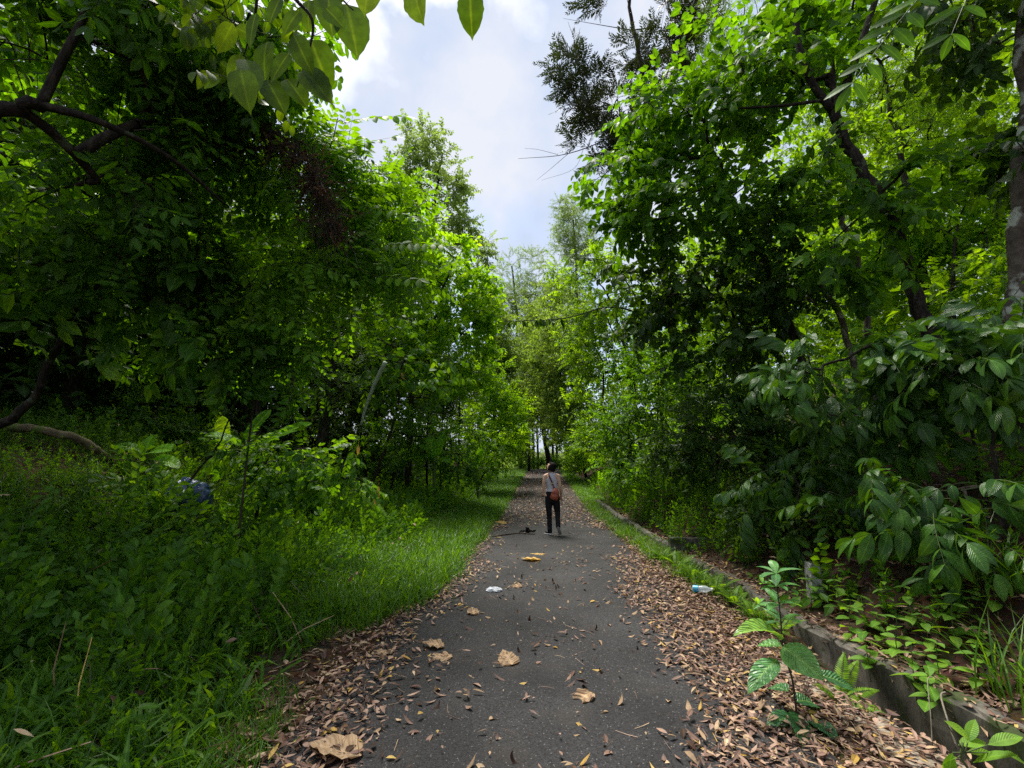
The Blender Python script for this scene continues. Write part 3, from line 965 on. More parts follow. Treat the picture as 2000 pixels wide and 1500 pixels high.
    k = x < verge_edge(y)
    x, y = x[k], y[k]
    for i, t in enumerate(q):
        s = np.arange(len(x)) % 3 == i
        B.add(t, zrot(rng, int(s.sum()), .3, (.5, 1.2)), np.stack([x[s], y[s], land(x[s], y[s])], 1), r=rng.random(int(s.sum())), keep=.5)
    D = Acc()
    x, y = scatter(rng, 6500, 2.2, 13, 4.8, 26)
    d = x - wall_x(y)
    k = (d > .35) & (rng.random(len(x)) < np.where(y < 7, .5, .95))
    herbs(D, SPR['small'] + SPR['tiny'] + SPR['mid'][:2], x[k], y[k], (.6, 1.4))
    x, y = scatter(rng, 900, 1.9, 4.0, 8, 24)
    d = x - wall_x(y)
    k = (d > .2)
    herbs(D, SPR['small'], x[k], y[k], (.6, 1.2))
    x, y = scatter(rng, 260, 2.4, 6, 2.5, 6)
    d = x - wall_x(y)
    k = (d > .5)
    herbs(D, SPR['small'], x[k], y[k], (.5, 1.0))
    h = obj('hillside_undergrowth', D, [MT['broad'], MT['green_stem']])
    tag(h, 'small leafy plants covering the hillside above the drain wall', 'undergrowth', kind='stuff')
build_grass()

def litter_leaves(rng):
    out = []
    for k in range(9):
        out.append(leaf(rng.uniform(.028, .11), rng.uniform(.010, .024), 3, 'lance', rng.uniform(.04, .4), rng.uniform(.08, .7), U=.5, bend=rng.uniform(-.35, .35)))
    for k in range(4):
        out.append(leaf(rng.uniform(.045, .08), rng.uniform(.025, .038), 3, 'ovate', rng.uniform(.06, .5), rng.uniform(.1, .9), U=.5))
    return out

def lay(rng, x, y, lift=.006, tilt=.16, flip=.5):
    """frames for leaves lying on the ground, about half of them face down"""
    k = len(x)
    R = zrot(rng, k, tilt, (.75, 1.3))
    f = rng.random(k) < flip
    R[f, :, 0] *= -1; R[f, :, 2] *= -1
    z = land(x, y) + np.where(np.abs(x) < 1.6, .012, 0) + lift + rng.random(k) * .02
    z = z + np.where(f, -.004, .018)
    return R, np.stack([x, y, z], 1)

def litter_density(x, y):
    """how thickly dead leaves lie, 0..1"""
    n = fnoise(x * 1.6 + 11, y * 1.2)
    le = np.interp(y, [2.5, 3.6, 4.6, 5.5, 7, 10, 13, 16, 45], [-.98, -1.1, -1.25, -1.0, -1.02, -1.12, -1.0, -.5, -.5]) + .85 * (n - .5)
    re = np.interp(y, [2.5, 4.2, 5.5, 7.5, 10, 13, 16, 45], [.80, .92, 1.0, 1.15, 1.42, 1.1, .5, .5]) + .7 * (fnoise(x * 1.3 + 30, y * 1.1 + 5) - .5)
    dl = sstep(.18, -.35, x - le); dr = sstep(-.18, .35, x - re)
    far = sstep(11.5, 14.0, y) * (.45 + .55 * n)
    return np.clip(np.maximum(np.maximum(dl * .62 * (.55 + .9 * fnoise(x * 3.1 + 5, y * 2.6)), dr * (.5 + .85 * fnoise(x * 2.7 + 25, y * 2.2))), far), .0, 1)

def build_litter():
    rng = np.random.default_rng(33)
    LV = litter_leaves(rng)
    A = Acc()
    def put(x, y, mul=1.0):
        R, t = lay(rng, x, y)
        R = R * mul
        pick = rng.integers(0, len(LV), len(x))
        for i, l in enumerate(LV):
            q = pick == i
            if q.any():
                A.add(l, R[q], t[q], r=rng.random(int(q.sum())), keep=0)
    n = 46000
    x = rng.uniform(-2.3, 2.75, n); y = 1.6 + 10.4 * rng.random(n) ** 1.5
    d = litter_density(x, y)
    edge = verge_edge(y)
    w = wall_x(y)
    d = d * sstep(-.35, .15, x - edge) * (1 - sstep(w - .62, w - .35, x) * sstep(5.0, 7, y) * .8)
    in_tr = (x > w - .47) & (x < w) & (y < 5.2)
    k = (rng.random(n) < d) & (x < w) & ~(in_tr & (rng.random(n) < .8))
    # leaves in the trench lie on its bed
    xs, ys = x[k], y[k]
    R, t = lay(rng, xs, ys)
    tr = (xs > wall_x(ys) - .47)
    t[tr, 2] -= trench(ys[tr])
    pick = rng.integers(0, len(LV), len(xs))
    for i, l in enumerate(LV):
        q = pick == i
        A.add(l, R[q], t[q], r=rng.random(int(q.sum())), keep=0)
    n = 20000
    x = rng.uniform(-2.0, 2.0, n); y = 11.5 + 36 * rng.random(n) ** 1.6
    k = (rng.random(n) < litter_density(x, y) * .9) & (x > verge_edge(y)) & (x < wall_x(y) - .3)
    put(x[k], y[k], 1.35)
    # loose drifts out on the asphalt
    n = 5200
    x = rng.uniform(-1.3, 1.5, n); y = 2.2 + 9 * rng.random(n) ** 1.3
    k = rng.random(n) < .75 * sstep(.60, .80, fnoise(x * 2.3 + 71, y * 1.7 + 13)) + .035
    put(x[k], y[k], .9)
    # on the hillside by the wall
    n = 14000
    y = 1.6 + 13 * rng.random(n) ** 1.4
    x = wall_x(y) + .04 + 3.6 * rng.random(n) ** 1.8
    k = rng.random(n) < .35 + .65 * fnoise(x * 2, y * 2)
    put(x[k], y[k], 1.15)
    # along the top of the drain wall
    y = rng.uniform(1.5, 8.2, 700); x = wall_x(y) + rng.uniform(.01, .2, 700)
    k = rng.random(700) < .25 + .9 * fnoise(x * 3, y * 2.2)
    R, t = lay(rng, x[k], y[k], .012)
    t[:, 2] = np.maximum(t[:, 2], .122)
    for i, l in enumerate(LV):
        q = np.arange(len(t)) % len(LV) == i
        A.add(l, R[q], t[q], r=rng.random(int(q.sum())), keep=0)
    # over the pale lip of the channel
    y = rng.uniform(1.8, 4.4, 520); x = wall_x(y) - .80 + rng.uniform(-.05, .34, 520)
    k = rng.random(520) < .35 + .6 * fnoise(x * 3, y * 2.2) - .5 * sstep(3.0, 2.6, y)
    R, t = lay(rng, x[k], y[k], .04)
    for i, l in enumerate(LV):
        q = np.arange(len(t)) % len(LV) == i
        A.add(l, R[q], t[q], r=rng.random(int(q.sum())), keep=0)
    # thrown thinly over the verge grass
    x = rng.uniform(-3.6, -1.4, 420); y = rng.uniform(1.8, 12, 420)
    k = x < verge_edge(y)
    put(x[k], y[k], 1.1)
    # caught in the undergrowth of the bank and the hillside
    x = np.concatenate([rng.uniform(-9, -2.2, 520), rng.uniform(2.9, 7, 420)]); y = rng.uniform(2.2, 12, 940)
    R = zrot(rng, 940, .7, (.8, 1.6))
    t = np.stack([x, y, land(x, y) + rng.uniform(.08, .42, 940)], 1)
    for i, l in enumerate(LV):
        q = np.arange(940) % len(LV) == i
        A.add(l, R[q], t[q], r=rng.random(int(q.sum())), keep=0)
    st = tube([(0, 0, 0), (0, .2, .03), (.02, .42, .02)], [.004, .0035, .002], 3, U=.3)
    x = rng.uniform(-8, -2, 160); y = rng.uniform(2.2, 9, 160)
    d = nrm(np.stack([rng.normal(size=160), rng.normal(size=160), rng.uniform(.1, 1.2, 160)], 1))
    A.add(st, frames(d, rng.normal(size=(160, 3))) * rng.uniform(.6, 1.5, 160)[:, None, None], np.stack([x, y, land(x, y)], 1), r=rng.random(160), keep=0)
    # crumbs: bits of stalk and broken leaf
    tw = tube([(0, 0, 0), (0, .05, .004), (.004, .11, 0)], [.0016, .0014, .001], 3, U=.35)
    cr = leaf(.022, .014, 1, 'ellip', .4, .5)
    n = 16000
    x = rng.uniform(-1.9, 2.2, n); y = 1.8 + 8 * rng.random(n) ** 1.5
    k = rng.random(n) < litter_density(x, y) * .8 + .05
    R, t = lay(rng, x[k], y[k], .003, .1)
    h = rng.random(int(k.sum())) < .3
    A.add(tw, R[h], t[h], r=rng.random(int(h.sum())), keep=0)
    A.add(cr, R[~h], t[~h], r=rng.random(int((~h).sum())), keep=0)
    tm = A.tm()
    # every leaf takes one of three kinds of dead leaf; whole leaves, so pieces keep one material
    first = tm.U[tm.T[:, 0]]
    h = np.modf(np.abs(np.sin(first * 9173.7)) * 4391.3)[0]
    tm.M = np.where(h < .64, 0, np.where(h < .80, 1, np.where(h < .96, 2, 3))).astype(int)
    o = obj('leaf_litter', tm, [MT['dry'], MT['dry_tan'], MT['dry_dark'], MT['dry_yellow']])
    tag(o, 'brown dead leaves drifted along both edges of the path', 'leaf litter', kind='stuff')
build_litter()

# ------------------------------------------------------------------ the wood behind, read as masses
def build_far_wood():
    rng = np.random.default_rng(91)
    for name, label, mat, regs in (
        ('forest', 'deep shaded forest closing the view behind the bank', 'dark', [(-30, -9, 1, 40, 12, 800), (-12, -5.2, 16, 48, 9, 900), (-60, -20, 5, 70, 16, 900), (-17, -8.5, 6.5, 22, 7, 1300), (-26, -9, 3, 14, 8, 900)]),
        ('forest', 'low pale scrub far beyond the end of the path', 'pale', [(-30, 30, 66, 90, 2.6, 1300), (-60, 60, 90, 120, 4.6, 2600)]),
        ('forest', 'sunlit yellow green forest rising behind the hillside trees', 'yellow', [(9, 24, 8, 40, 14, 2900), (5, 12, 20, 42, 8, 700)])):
        A = Acc()
        for x0, x1, y0, y1, h, n in regs:
            # clumps of sprays with gaps between
            nc = n // 6
            cx, cyy = rng.uniform(x0, x1, nc), rng.uniform(y0, y1, nc)
            cz = land(cx, cyy) + h * rng.random(nc) ** 1.1 + .3
            k = 22
            p = np.repeat(np.stack([cx, cyy, cz], 1), k, 0) + rng.normal(0, 1, (nc * k, 3)) * np.array([.8, .8, .55])
            d = nrm(rng.normal(0, 1, (nc * k, 3)) * np.array([1, 1, .5]))
            R = frames(d, np.array([0, 0, 1.]) + rng.normal(0, .4, (nc * k, 3))) * rng.uniform(1.0, 1.9, nc * k)[:, None, None]
            tint = np.clip(np.repeat(rng.random(nc), k) * .6 + .4 * rng.random(nc * k), 0, 1)
            for i, s in enumerate(SPR['far']):
                q = np.arange(nc * k) % len(SPR['far']) == i
                A.add(s, R[q], p[q], r=tint[q], keep=.5)
        o = obj(name, A, [MT[mat], MT['twig']])
        tag(o, label, 'forest', kind='stuff')
build_far_wood()

B = lambda x, y: gpt(x, y)

# ================================================================== bank side (beyond the grass)
t = tree('forked_tree', 'dark forked tree whose black limbs cross the upper corner above the bank', 'tree',
     [B(-6.3, 2.4), B(-6.2, 2.5) + [0, 0, 2.0], P(-110, 250, 3.3), P(0, 222, 3.4), P(80, 205, 3.5)], .12,
     [(120, 40, 3.9, 190, 120, .8), (330, 150, 4.6, 210, 130, 1.0), (60, 340, 4.0, 120, 120, .8), (390, 20, 4.4, 190, 90, .9), (250, 330, 4.6, 170, 90, .8), (480, 170, 5.6, 110, 110, 1.0), (220, 430, 5.3, 170, 70, .9)],
     115, 'trefoil', 2, 'broad', seed=11, i0=.5, r1=.055, size=(1.0, 1.6),
     extra=[([P(80, 205, 3.5), P(125, 110, 3.55), P(160, 40, 3.6), P(190, -60, 3.7)], .045, .03),
            ([P(80, 205, 3.5), P(200, 240, 3.7), P(335, 310, 4.2), P(440, 400, 4.8)], .04, .015)])

def hung_leaves(A, rng, specs, Y, prof='heart', ratio=.72, cols=2, rows=7, dY=.3, rag=.12):
    """leaves whose stalk end and tip were read off the photo, each at its own distance"""
    for (a, b) in specs:
        y0 = Y + rng.uniform(-dY, dY)
        p = P(*a, y0); q = P(*b, y0 + rng.uniform(-.06, .06))
        ln = np.linalg.norm(q - p)
        l = leaf(ln * 1.05, ln * ratio * rng.uniform(.85, 1.1), rows, prof, rng.uniform(.05, .2), rng.uniform(.15, .6), cols=cols, rag=rag, rng=rng)
        n = nrm(np.array([rng.normal(0, .45), -1 + rng.normal(0, .2), rng.uniform(.1, .8)]))
        A.add(l, frames((q - p)[None], n[None]), p[None], r=np.array([rng.random() * .8 + .1]), keep=0)

def build_heart_tree():
    rng = np.random.default_rng(3)
    base = B(-4.4, .7)
    th = thing('heart_leaved_tree', base, 'tree with large heart shaped leaves hanging from the top edge over the path', 'tree')
    T = Acc()
    tp = smooth_path([base - [0, 0, .2], base + [.1, .1, 2.0], base + [.5, .6, 3.9], P(420, -170, 2.6)], 6)
    T.add(tube(tp, np.linspace(.10, .05, len(tp)), 8))
    limbs = [[P(420, -170, 2.6), P(560, -70, 2.6), P(700, -75, 2.6), P(830, -85, 2.6), P(935, -70, 2.6)],
             [P(480, -130, 2.6), P(560, -20, 2.7), P(610, 40, 2.75), P(600, 110, 2.8), P(580, 170, 2.85)],
             [P(560, -70, 2.6), P(640, -25, 2.6), P(690, 20, 2.62)],
             [P(500, -100, 2.7), P(500, 20, 2.9), P(470, 130, 3.0)]]
    for l in limbs:
        q = smooth_path(l, 6)
        T.add(tube(q, np.linspace(.018, .004, len(q)), 5))
    obj('trunk', T, MT['bark'], th, smooth=True)
    A = Acc()
    sp = [((722, -45), (712, 22)), ((806, -42), (814, 36)), ((918, -18), (920, 62)), ((676, 22), (702, 118)), ((640, 5), (648, 78)), ((604, 14), (596, 76)),
          ((585, 36), (545, 76)), ((608, 92), (642, 196)), ((575, 84), (608, 160)), ((565, 118), (522, 176)), ((592, 150), (650, 205)), ((560, 168), (604, 222)),
          ((522, 96), (500, 172)), ((636, 30), (676, 70)), ((548, 10), (520, 62)), ((500, 40), (478, 110)), ((470, 120), (440, 190)), ((480, 130), (505, 196)),
          ((600, -30), (640, 16)), ((660, -30), (668, 24)), ((560, -40), (585, 12)), ((455, 60), (420, 122)), ((520, 170), (560, 235)), ((470, 150), (482, 225))]
    sp = [((a[0], a[1] - 14), (a[0] + (b[0] - a[0]) * .88, a[1] - 14 + (b[1] - a[1]) * .88)) if i > 2 else (a, b) for i, (a, b) in enumerate(sp)]
    hung_leaves(A, rng, sp, 2.72, ratio=.58, rows=11, prof='drip')
    # stalks
    for (a, b) in sp:
        p = P(*a, 2.72)
        k = np.array([0, 0, .06]) + rng.normal(0, .02, 3)
        A.add(tube([p + k, p + k * .4, p], [.0018, .0018, .0015], 3, M=1))
    C, _ = sample_blobs(rng, [(470, 60, 3.1, 90, 90, .4), (380, -60, 3.0, 160, 70, .5), (560, 30, 3.1, 60, 50, .3)], 16)
    tips = [(c, nrm(np.array([rng.normal(), rng.normal(), -.3])), c - [0, 0, -.2]) for c in C]
    A.add(crown_of(rng, tips, None, SPR['heart'], 2, (.7, 1.0)).tm())
    obj('crown', A, [MT['heart'], MT['twig']], th)
build_heart_tree()

tree('pinnate_tree', 'bright green tree with feathered leaves arching to the sky over the bank', 'tree',
     [B(-6.6, 10.5), P(500, 720, 10), P(560, 560, 8.6), P(640, 400, 7.2)], .07,
     [(665, 340, 6.6, 60, 50, .7), (745, 410, 7.2, 55, 60, .7), (630, 450, 6.6, 110, 90, .9), (560, 560, 6.2, 120, 90, .8), (800, 475, 8, 40, 45, .7), (720, 530, 7, 85, 70, .7), (580, 330, 6.4, 70, 60, .7), (600, 260, 6.4, 40, 40, .5)],
     88, 'pinnate', 2, 'bright', seed=14, i0=.35, size=(.75, 1.1), up=-.02)

def feather_sprigs():
    rng = np.random.default_rng(17)
    base = B(-4.3, 6.4)
    th = thing('slender_sapling', base, 'slender sapling holding long feathered leaf sprigs against the sky above the bank', 'sapling')
    T = Acc(); A = Acc()
    tp = smooth_path([base - [0, 0, .1], P(500, 760, 6.3), P(560, 480, 6.1), P(640, 300, 5.9), P(660, 230, 5.8)], 6)
    T.add(tube(tp, np.linspace(.016, .006, len(tp)), 6))
    for a, b, Y, npair, lf in (((672, 240), (785, 222), 5.8, 7, .2), ((745, 480), (875, 478), 6.0, 9, .17), ((735, 540), (815, 545), 6.0, 5, .18), ((640, 300), (760, 262), 6.0, 6, .18), ((700, 400), (800, 420), 6.2, 6, .17),
                                ((560, 250), (650, 300), 5.8, 6, .17), ((480, 560), (590, 640), 5.6, 6, .17), ((520, 620), (600, 690), 5.6, 5, .17)):
        p, q = P(*a, Y), P(*b, Y - .2)
        ln = np.linalg.norm(q - p)
        l = leaf(lf * 1.25, lf * .56, 4, 'ellip', .12, .35, cols=1)
        s = spray(rng, l, npair, ln, 68, -4, .12, .10, 'opp', True, (.85, 1.08), .004, .12, 6, taper=.25)
        n = nrm(np.array([rng.normal(0, .2), -.75, .75]))
        A.add(s, frames((q - p + [0, 0, .1 * ln])[None], n[None]), p[None], r=np.array([.55]), keep=.6)
        j = tp[np.argmin(np.linalg.norm(tp - p, axis=1))]
        T.add(tube(smooth_path([j, (j + p) / 2 + [0, 0, .05], p], 4), .005, 4))
    obj('stem', T, MT['twig'], th, smooth=True)
    obj('leaves', A, [MT['bright'], MT['green_stem']], th)
feather_sprigs()

tree('broad_leaved_tree', 'low tree with wide drooping leaves reaching over the dark bank', 'tree',
     [B(-7.6, 5.6), P(60, 780, 5.6), P(150, 600, 5.5), P(260, 480, 5.5)], .07,
     [(110, 590, 5.2, 130, 100, .7), (320, 520, 5.6, 150, 100, .9), (430, 640, 5.7, 110, 80, .7), (60, 480, 5.0, 90, 70, .6), (230, 420, 5.6, 120, 70, .7)],
     54, 'broad', 3, 'herb', seed=15, i0=.3, size=(.9, 1.4), up=-.1,
     extra=[([P(-60, 300, 4.8), P(60, 380, 5.0), P(180, 480, 5.3), P(300, 570, 5.6), P(390, 650, 5.8)], .022, .006), ([P(-60, 285, 4.8), P(120, 315, 5), P(300, 380, 5.2), P(420, 450, 5.4)], .014, .004), ([P(-40, 430, 4.9), P(150, 520, 5.2), P(330, 640, 5.6)], .012, .004), ([P(330, 400, 5.4), P(370, 330, 5.3), P(350, 220, 5.2)], .012, .005)])
tree('three_leaflet_shrub', 'shrub with leaflets in threes hanging in front of the dark hollow', 'shrub',
     [B(-5.6, 6.6), P(430, 860, 6.5), P(480, 720, 6.4)], .018,
     [(500, 640, 6.3, 110, 80, .6), (420, 560, 6.3, 120, 70, .6), (560, 700, 6.3, 60, 50, .5), (350, 680, 6.4, 80, 50, .5)],
     36, 'trefoil', 2, 'broad', seed=16, i0=.4, size=(.8, 1.2), up=-.15)
tree('ivy_clad_tree', 'dark tree trunk cloaked in small leaved climbers beside the bank', 'tree',
     [B(-5.5, 11), P(650, 700, 11), P(640, 480, 11)], .16,
     [(650, 600, 11, 60, 110, .8), (670, 740, 11, 65, 120, .8), (630, 480, 11, 70, 90, .8), (600, 820, 11, 70, 80, .8)],
     130, 'small', 5, 'dark', seed=17, i0=.1, size=(.7, 1.15))
tree('verge_tree', 'leafy green tree leaning over the grass verge, thin dark stems below', 'tree',
     [B(-4.6, 15.5), P(800, 760, 15.4), P(850, 620, 15.2), P(880, 520, 15)], .08,
     [(865, 510, 15, 70, 60, 1.1), (905, 600, 15, 60, 75, 1.1), (840, 640, 14.7, 80, 55, 1.1), (930, 690, 15.6, 32, 60, .8), (790, 560, 15, 70, 80, 1), (870, 740, 15, 80, 45, 1), (800, 470, 15, 60, 50, 1), (945, 640, 15.6, 24, 60, .7), (935, 560, 15.4, 26, 40, .8)],
     230, 'broad_spiral', 4, 'lime', seed=18, i0=.35, size=(.8, 1.25))
tree('rounded_leaf_tree', 'small tree with flat tiers of rounded leaves in front of the thin stems', 'tree',
     [B(-4.9, 12.4), P(770, 820, 12.3), P(780, 720, 12.2)], .045,
     [(800, 700, 12.2, 85, 30, .8), (760, 740, 12.2, 70, 30, .7), (850, 760, 12.4, 60, 30, .7), (740, 640, 12.2, 60, 40, .7)],
     46, 'heart', 3, 'herb', seed=19, i0=.5, size=(1.0, 1.5))
tree('airy_tree', 'tall airy tree standing against the sky beyond the leafy verge tree', 'tree',
     [B(-5.8, 24), P(830, 600, 24), P(850, 400, 23.5), P(865, 300, 23)], .13,
     [(850, 310, 23, 45, 55, 1.5), (895, 365, 23, 26, 26, 1.0), (810, 262, 23, 32, 28, 1), (880, 440, 23.5, 50, 50, 1.6), (935, 490, 25, 30, 45, 1.3), (800, 360, 23, 50, 60, 1.5)],
     170, 'mid', 5, 'pale', seed=20, i0=.5, size=(1.2, 2.0))
tree('bright_verge_shrub', 'bright green shrub bulging out over the far verge grass', 'shrub',
     [B(-3.3, 22), P(985, 840, 22), P(985, 780, 22)], .05,
     [(985, 790, 22, 42, 40, 1.2), (965, 730, 22, 30, 40, 1), (1005, 850, 23, 26, 36, 1), (940, 830, 21, 45, 50, 1.2), (970, 880, 20, 45, 36, 1.2), (1000, 800, 22, 30, 50, 1.2)],
     170, 'mid', 5, 'lime', seed=22, i0=.2, size=(.9, 1.5))
tree('thicket_shrub', 'dark thicket shrub at the edge of the grass below the thin stems', 'shrub',
     [B(-3.9, 15.5), P(880, 900, 15.5), P(880, 840, 15.5)], .04,
     [(880, 860, 15.5, 70, 50, 1), (820, 850, 14, 70, 50, 1), (900, 920, 14.5, 45, 32, .8), (760, 870, 13, 60, 50, .9)],
     100, 'mid', 4, 'broad', seed=23, i0=.1, size=(.8, 1.3))
tree('leaning_shrub', 'leafy shrub leaning out of the bank above the blue bag', 'shrub',
     [B(-4.7, 7.3), P(520, 950, 7.2), P(560, 890, 7.0), P(640, 900, 6.9)], .03,
     [(560, 880, 7, 90, 36, .6), (640, 910, 6.9, 60, 40, .5), (480, 890, 7.1, 60, 40, .5), (690, 940, 6.8, 26, 30, .3), (560, 940, 7, 80, 40, .6)],
     60, 'broad', 3, 'herb', seed=24, i0=.4, size=(.45, .8), up=-.05)
tree('round_leaf_shrub', 'soft shrub with rows of small round leaves below the fallen log', 'shrub',
     [B(-7.2, 9.0), P(310, 860, 9.0), P(310, 790, 9)], .03,
     [(300, 800, 9, 70, 60, .8), (340, 850, 8.8, 70, 40, .7), (240, 840, 9, 60, 40, .7)],
     50, 'small', 5, 'herb', seed=25, i0=.2, size=(1.0, 1.5))

# thin straight stems in the thicket, a group nothing tells apart
def thin_stems():
    rng = np.random.default_rng(26)
    proto = None
    spots = [(712, 13.5, 420), (742, 15, 560), (768, 14.2, 600), (800, 16, 520), (835, 17, 560), (862, 15.8, 640), (700, 12.6, 640), (895, 18, 650), (730, 17, 600)]
    for i, (px, Y, top) in enumerate(spots):
        b = P(px, 930, Y); b = gpt(b[0], b[1])
        h = P(px, top, Y)[2] - b[2]
        if proto is None:
            H0 = h
            th = thing('thin_tree', b, 'thin dark stem standing among the thicket behind the verge', 'tree', 'thin stems in the thicket')
            pts = smooth_path([b - [0, 0, .1], b + [.06, 0, h * .3], b + [-.05, 0, h * .65], b + [.1, 0, h]], 5)
            obj('trunk', tube(pts, np.linspace(.055, .02, len(pts)), 6), MT['bark'], th, smooth=True)
            C, _ = sample_blobs(rng, [('w', b[0], b[1], b[2] + h * .95, .9, .9, .8)], 22)
            T, tips = grow(rng, pts, np.linspace(.05, .02, len(pts)), C, len(pts) - 6)
            obj('crown', crown_of(rng, tips, None, SPR['mid'], 4), [MT['broad'], MT['twig']], th)
            proto = th
        else:
            dup(proto, b, rng.random() * 6, h / H0)
thin_stems()

def shaded_tree(px_list):
    rng = np.random.default_rng(27)
    proto = None
    for i, (x, y, s) in enumerate(px_list):
        b = gpt(x, y)
        if proto is None:
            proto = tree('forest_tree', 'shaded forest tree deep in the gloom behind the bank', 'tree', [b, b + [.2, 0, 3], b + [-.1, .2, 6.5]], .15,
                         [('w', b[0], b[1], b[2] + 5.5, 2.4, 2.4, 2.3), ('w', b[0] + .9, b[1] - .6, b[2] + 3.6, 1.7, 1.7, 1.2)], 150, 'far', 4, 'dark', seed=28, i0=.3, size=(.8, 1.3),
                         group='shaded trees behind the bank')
        else:
            dup(proto, b, rng.random() * 6.3, s)
shaded_tree([(-9.5, 8.5, 1), (-12, 5, 1.1), (-8.6, 12.5, 1.05), (-11.5, 11, 1.2), (-7.6, 17.5, 1.1), (-11, 17, 1.25), (-9, 22, 1.2), (-14, 8, 1.2), (-7.0, 27, 1.2), (-13.5, 14, 1.2)])

# ================================================================== hillside
tree('leaning_dark_tree', 'dark leaning tree with a forked trunk on the hillside', 'tree',
     [B(6.35, 7.0), P(1840, 700, 7), P(1790, 580, 7), P(1735, 420, 7), P(1665, 300, 7), P(1625, 215, 7)], .12,
     [(1520, 40, 7.4, 150, 70, .9), (1740, -40, 7.4, 170, 60, .9), (1600, 130, 7.2, 90, 50, .7), (1470, 170, 7.2, 80, 60, .8), (1700, 430, 6.6, 100, 50, .5), (1600, 330, 6.7, 80, 60, .5), (1780, 360, 6.8, 70, 60, .5), (1640, 520, 6.6, 110, 40, .5)],
     86, 'broad', 4, 'broad', seed=31, i0=.85, r1=.075, size=(.8, 1.2),
     extra=[([P(1625, 215, 7), P(1580, 150, 7), P(1556, 60, 7), P(1560, -70, 7)], .07, .04), ([P(1628, 225, 7), P(1655, 160, 7.1), P(1690, 60, 7.3), P(1740, -90, 7.4)], .08, .04),
            ([P(1612, 195, 7), P(1540, 205, 7), P(1470, 210, 7), P(1390, 215, 7.1)], .03, .012)])
tree('mulberry_tree', 'broad leaved tree stretching its branches from the hillside over the path', 'tree',
     [B(4.6, 8.6), P(1560, 690, 8.5), P(1490, 510, 8.4), P(1420, 360, 8.3), P(1380, 260, 8.3)], .075,
     [(1300, 230, 8.5, 95, 75, .9), (1215, 350, 8.6, 70, 45, .8), (1400, 320, 8.2, 120, 90, 1), (1320, 420, 8.4, 130, 60, .9), (1440, 210, 8.2, 110, 80, .9), (1500, 400, 7.8, 120, 90, .9), (1240, 430, 8.8, 70, 40, .7)],
     150, 'broad', 4, 'broad', seed=32, i0=.5, size=(.75, 1.15), up=-.06)
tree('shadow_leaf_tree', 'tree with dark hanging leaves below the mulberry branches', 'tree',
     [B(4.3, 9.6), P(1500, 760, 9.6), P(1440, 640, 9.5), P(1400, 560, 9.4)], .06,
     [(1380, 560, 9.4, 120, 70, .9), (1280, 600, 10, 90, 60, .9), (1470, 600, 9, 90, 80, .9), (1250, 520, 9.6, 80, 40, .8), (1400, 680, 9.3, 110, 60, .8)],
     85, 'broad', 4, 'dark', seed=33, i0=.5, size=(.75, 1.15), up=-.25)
t = tree('tall_silhouette_tree', 'tall narrow leaved tree dark against the sky beyond the mulberry tree', 'tree',
     [B(4.9, 15.5), P(1300, 560, 15.4), P(1295, 330, 15.2), P(1265, 180, 15), P(1235, 60, 15), P(1225, -60, 15)], .15,
     [(1130, 150, 15, 56, 40, .9), (1200, 230, 15, 66, 70, 1.2), (1125, 285, 14.6, 50, 26, .8), (1240, 120, 15, 50, 50, 1), (1330, 50, 15.5, 60, 60, 1.4), (1200, 20, 15, 60, 26, 1), (1105, 110, 14.6, 30, 18, .6), (1260, 300, 15, 60, 50, 1.1), (1320, 170, 15.6, 50, 60, 1.2), (1150, 190, 15, 50, 40, .9), (1180, 300, 15, 50, 40, .9)],
     70, 'narrow', 3, 'silhouette', seed=34, i0=.45, size=(.75, 1.1), up=.35,
     extra=[([P(1262, 200, 15), P(1200, 262, 14.8), P(1110, 300, 14.6), P(1012, 310, 14.5)], .03, .005), ([P(1110, 300, 14.6), P(1075, 330, 14.5), P(1048, 352, 14.5)], .008, .003),
            ([P(1090, 302, 14.6), P(1050, 292, 14.5), P(1025, 290, 14.5)], .007, .003), ([P(1240, 60, 15), P(1180, 50, 14.8), P(1100, 36, 14.7)], .02, .004), ([P(1140, 290, 14.6), P(1120, 330, 14.6), P(1058, 352, 14.6)], .007, .003)])
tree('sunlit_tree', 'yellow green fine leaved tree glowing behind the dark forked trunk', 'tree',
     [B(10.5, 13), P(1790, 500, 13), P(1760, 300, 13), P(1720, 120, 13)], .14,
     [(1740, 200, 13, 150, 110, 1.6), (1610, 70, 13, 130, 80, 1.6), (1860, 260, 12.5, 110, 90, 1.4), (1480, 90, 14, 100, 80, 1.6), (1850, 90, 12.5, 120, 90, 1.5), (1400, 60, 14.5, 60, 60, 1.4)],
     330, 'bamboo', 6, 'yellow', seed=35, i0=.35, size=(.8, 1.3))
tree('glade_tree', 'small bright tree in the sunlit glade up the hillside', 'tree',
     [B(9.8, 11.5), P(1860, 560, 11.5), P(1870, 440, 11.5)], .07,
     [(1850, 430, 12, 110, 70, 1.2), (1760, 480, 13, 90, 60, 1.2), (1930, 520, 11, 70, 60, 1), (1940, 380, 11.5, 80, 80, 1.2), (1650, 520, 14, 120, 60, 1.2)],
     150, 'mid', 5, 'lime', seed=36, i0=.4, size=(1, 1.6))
tree('patchy_bark_tree', 'straight tree with pale lichen patches on its dark bark', 'tree',
     [B(5.9, 6.05), P(1975, 720, 6.0), P(1985, 500, 6.0), P(1992, 250, 6.0), P(2005, -60, 6.0)], .10,
     [(1960, 20, 6, 110, 110, .9), (1975, 300, 5.7, 40, 55, .35), (1880, -60, 6, 130, 70, .9), (2080, 250, 6, 90, 180, 1)],
     52, 'broad', 4, 'dark', seed=37, i0=.45, r1=.075, bark='bark_lichen', size=(.8, 1.2), up=-.35)
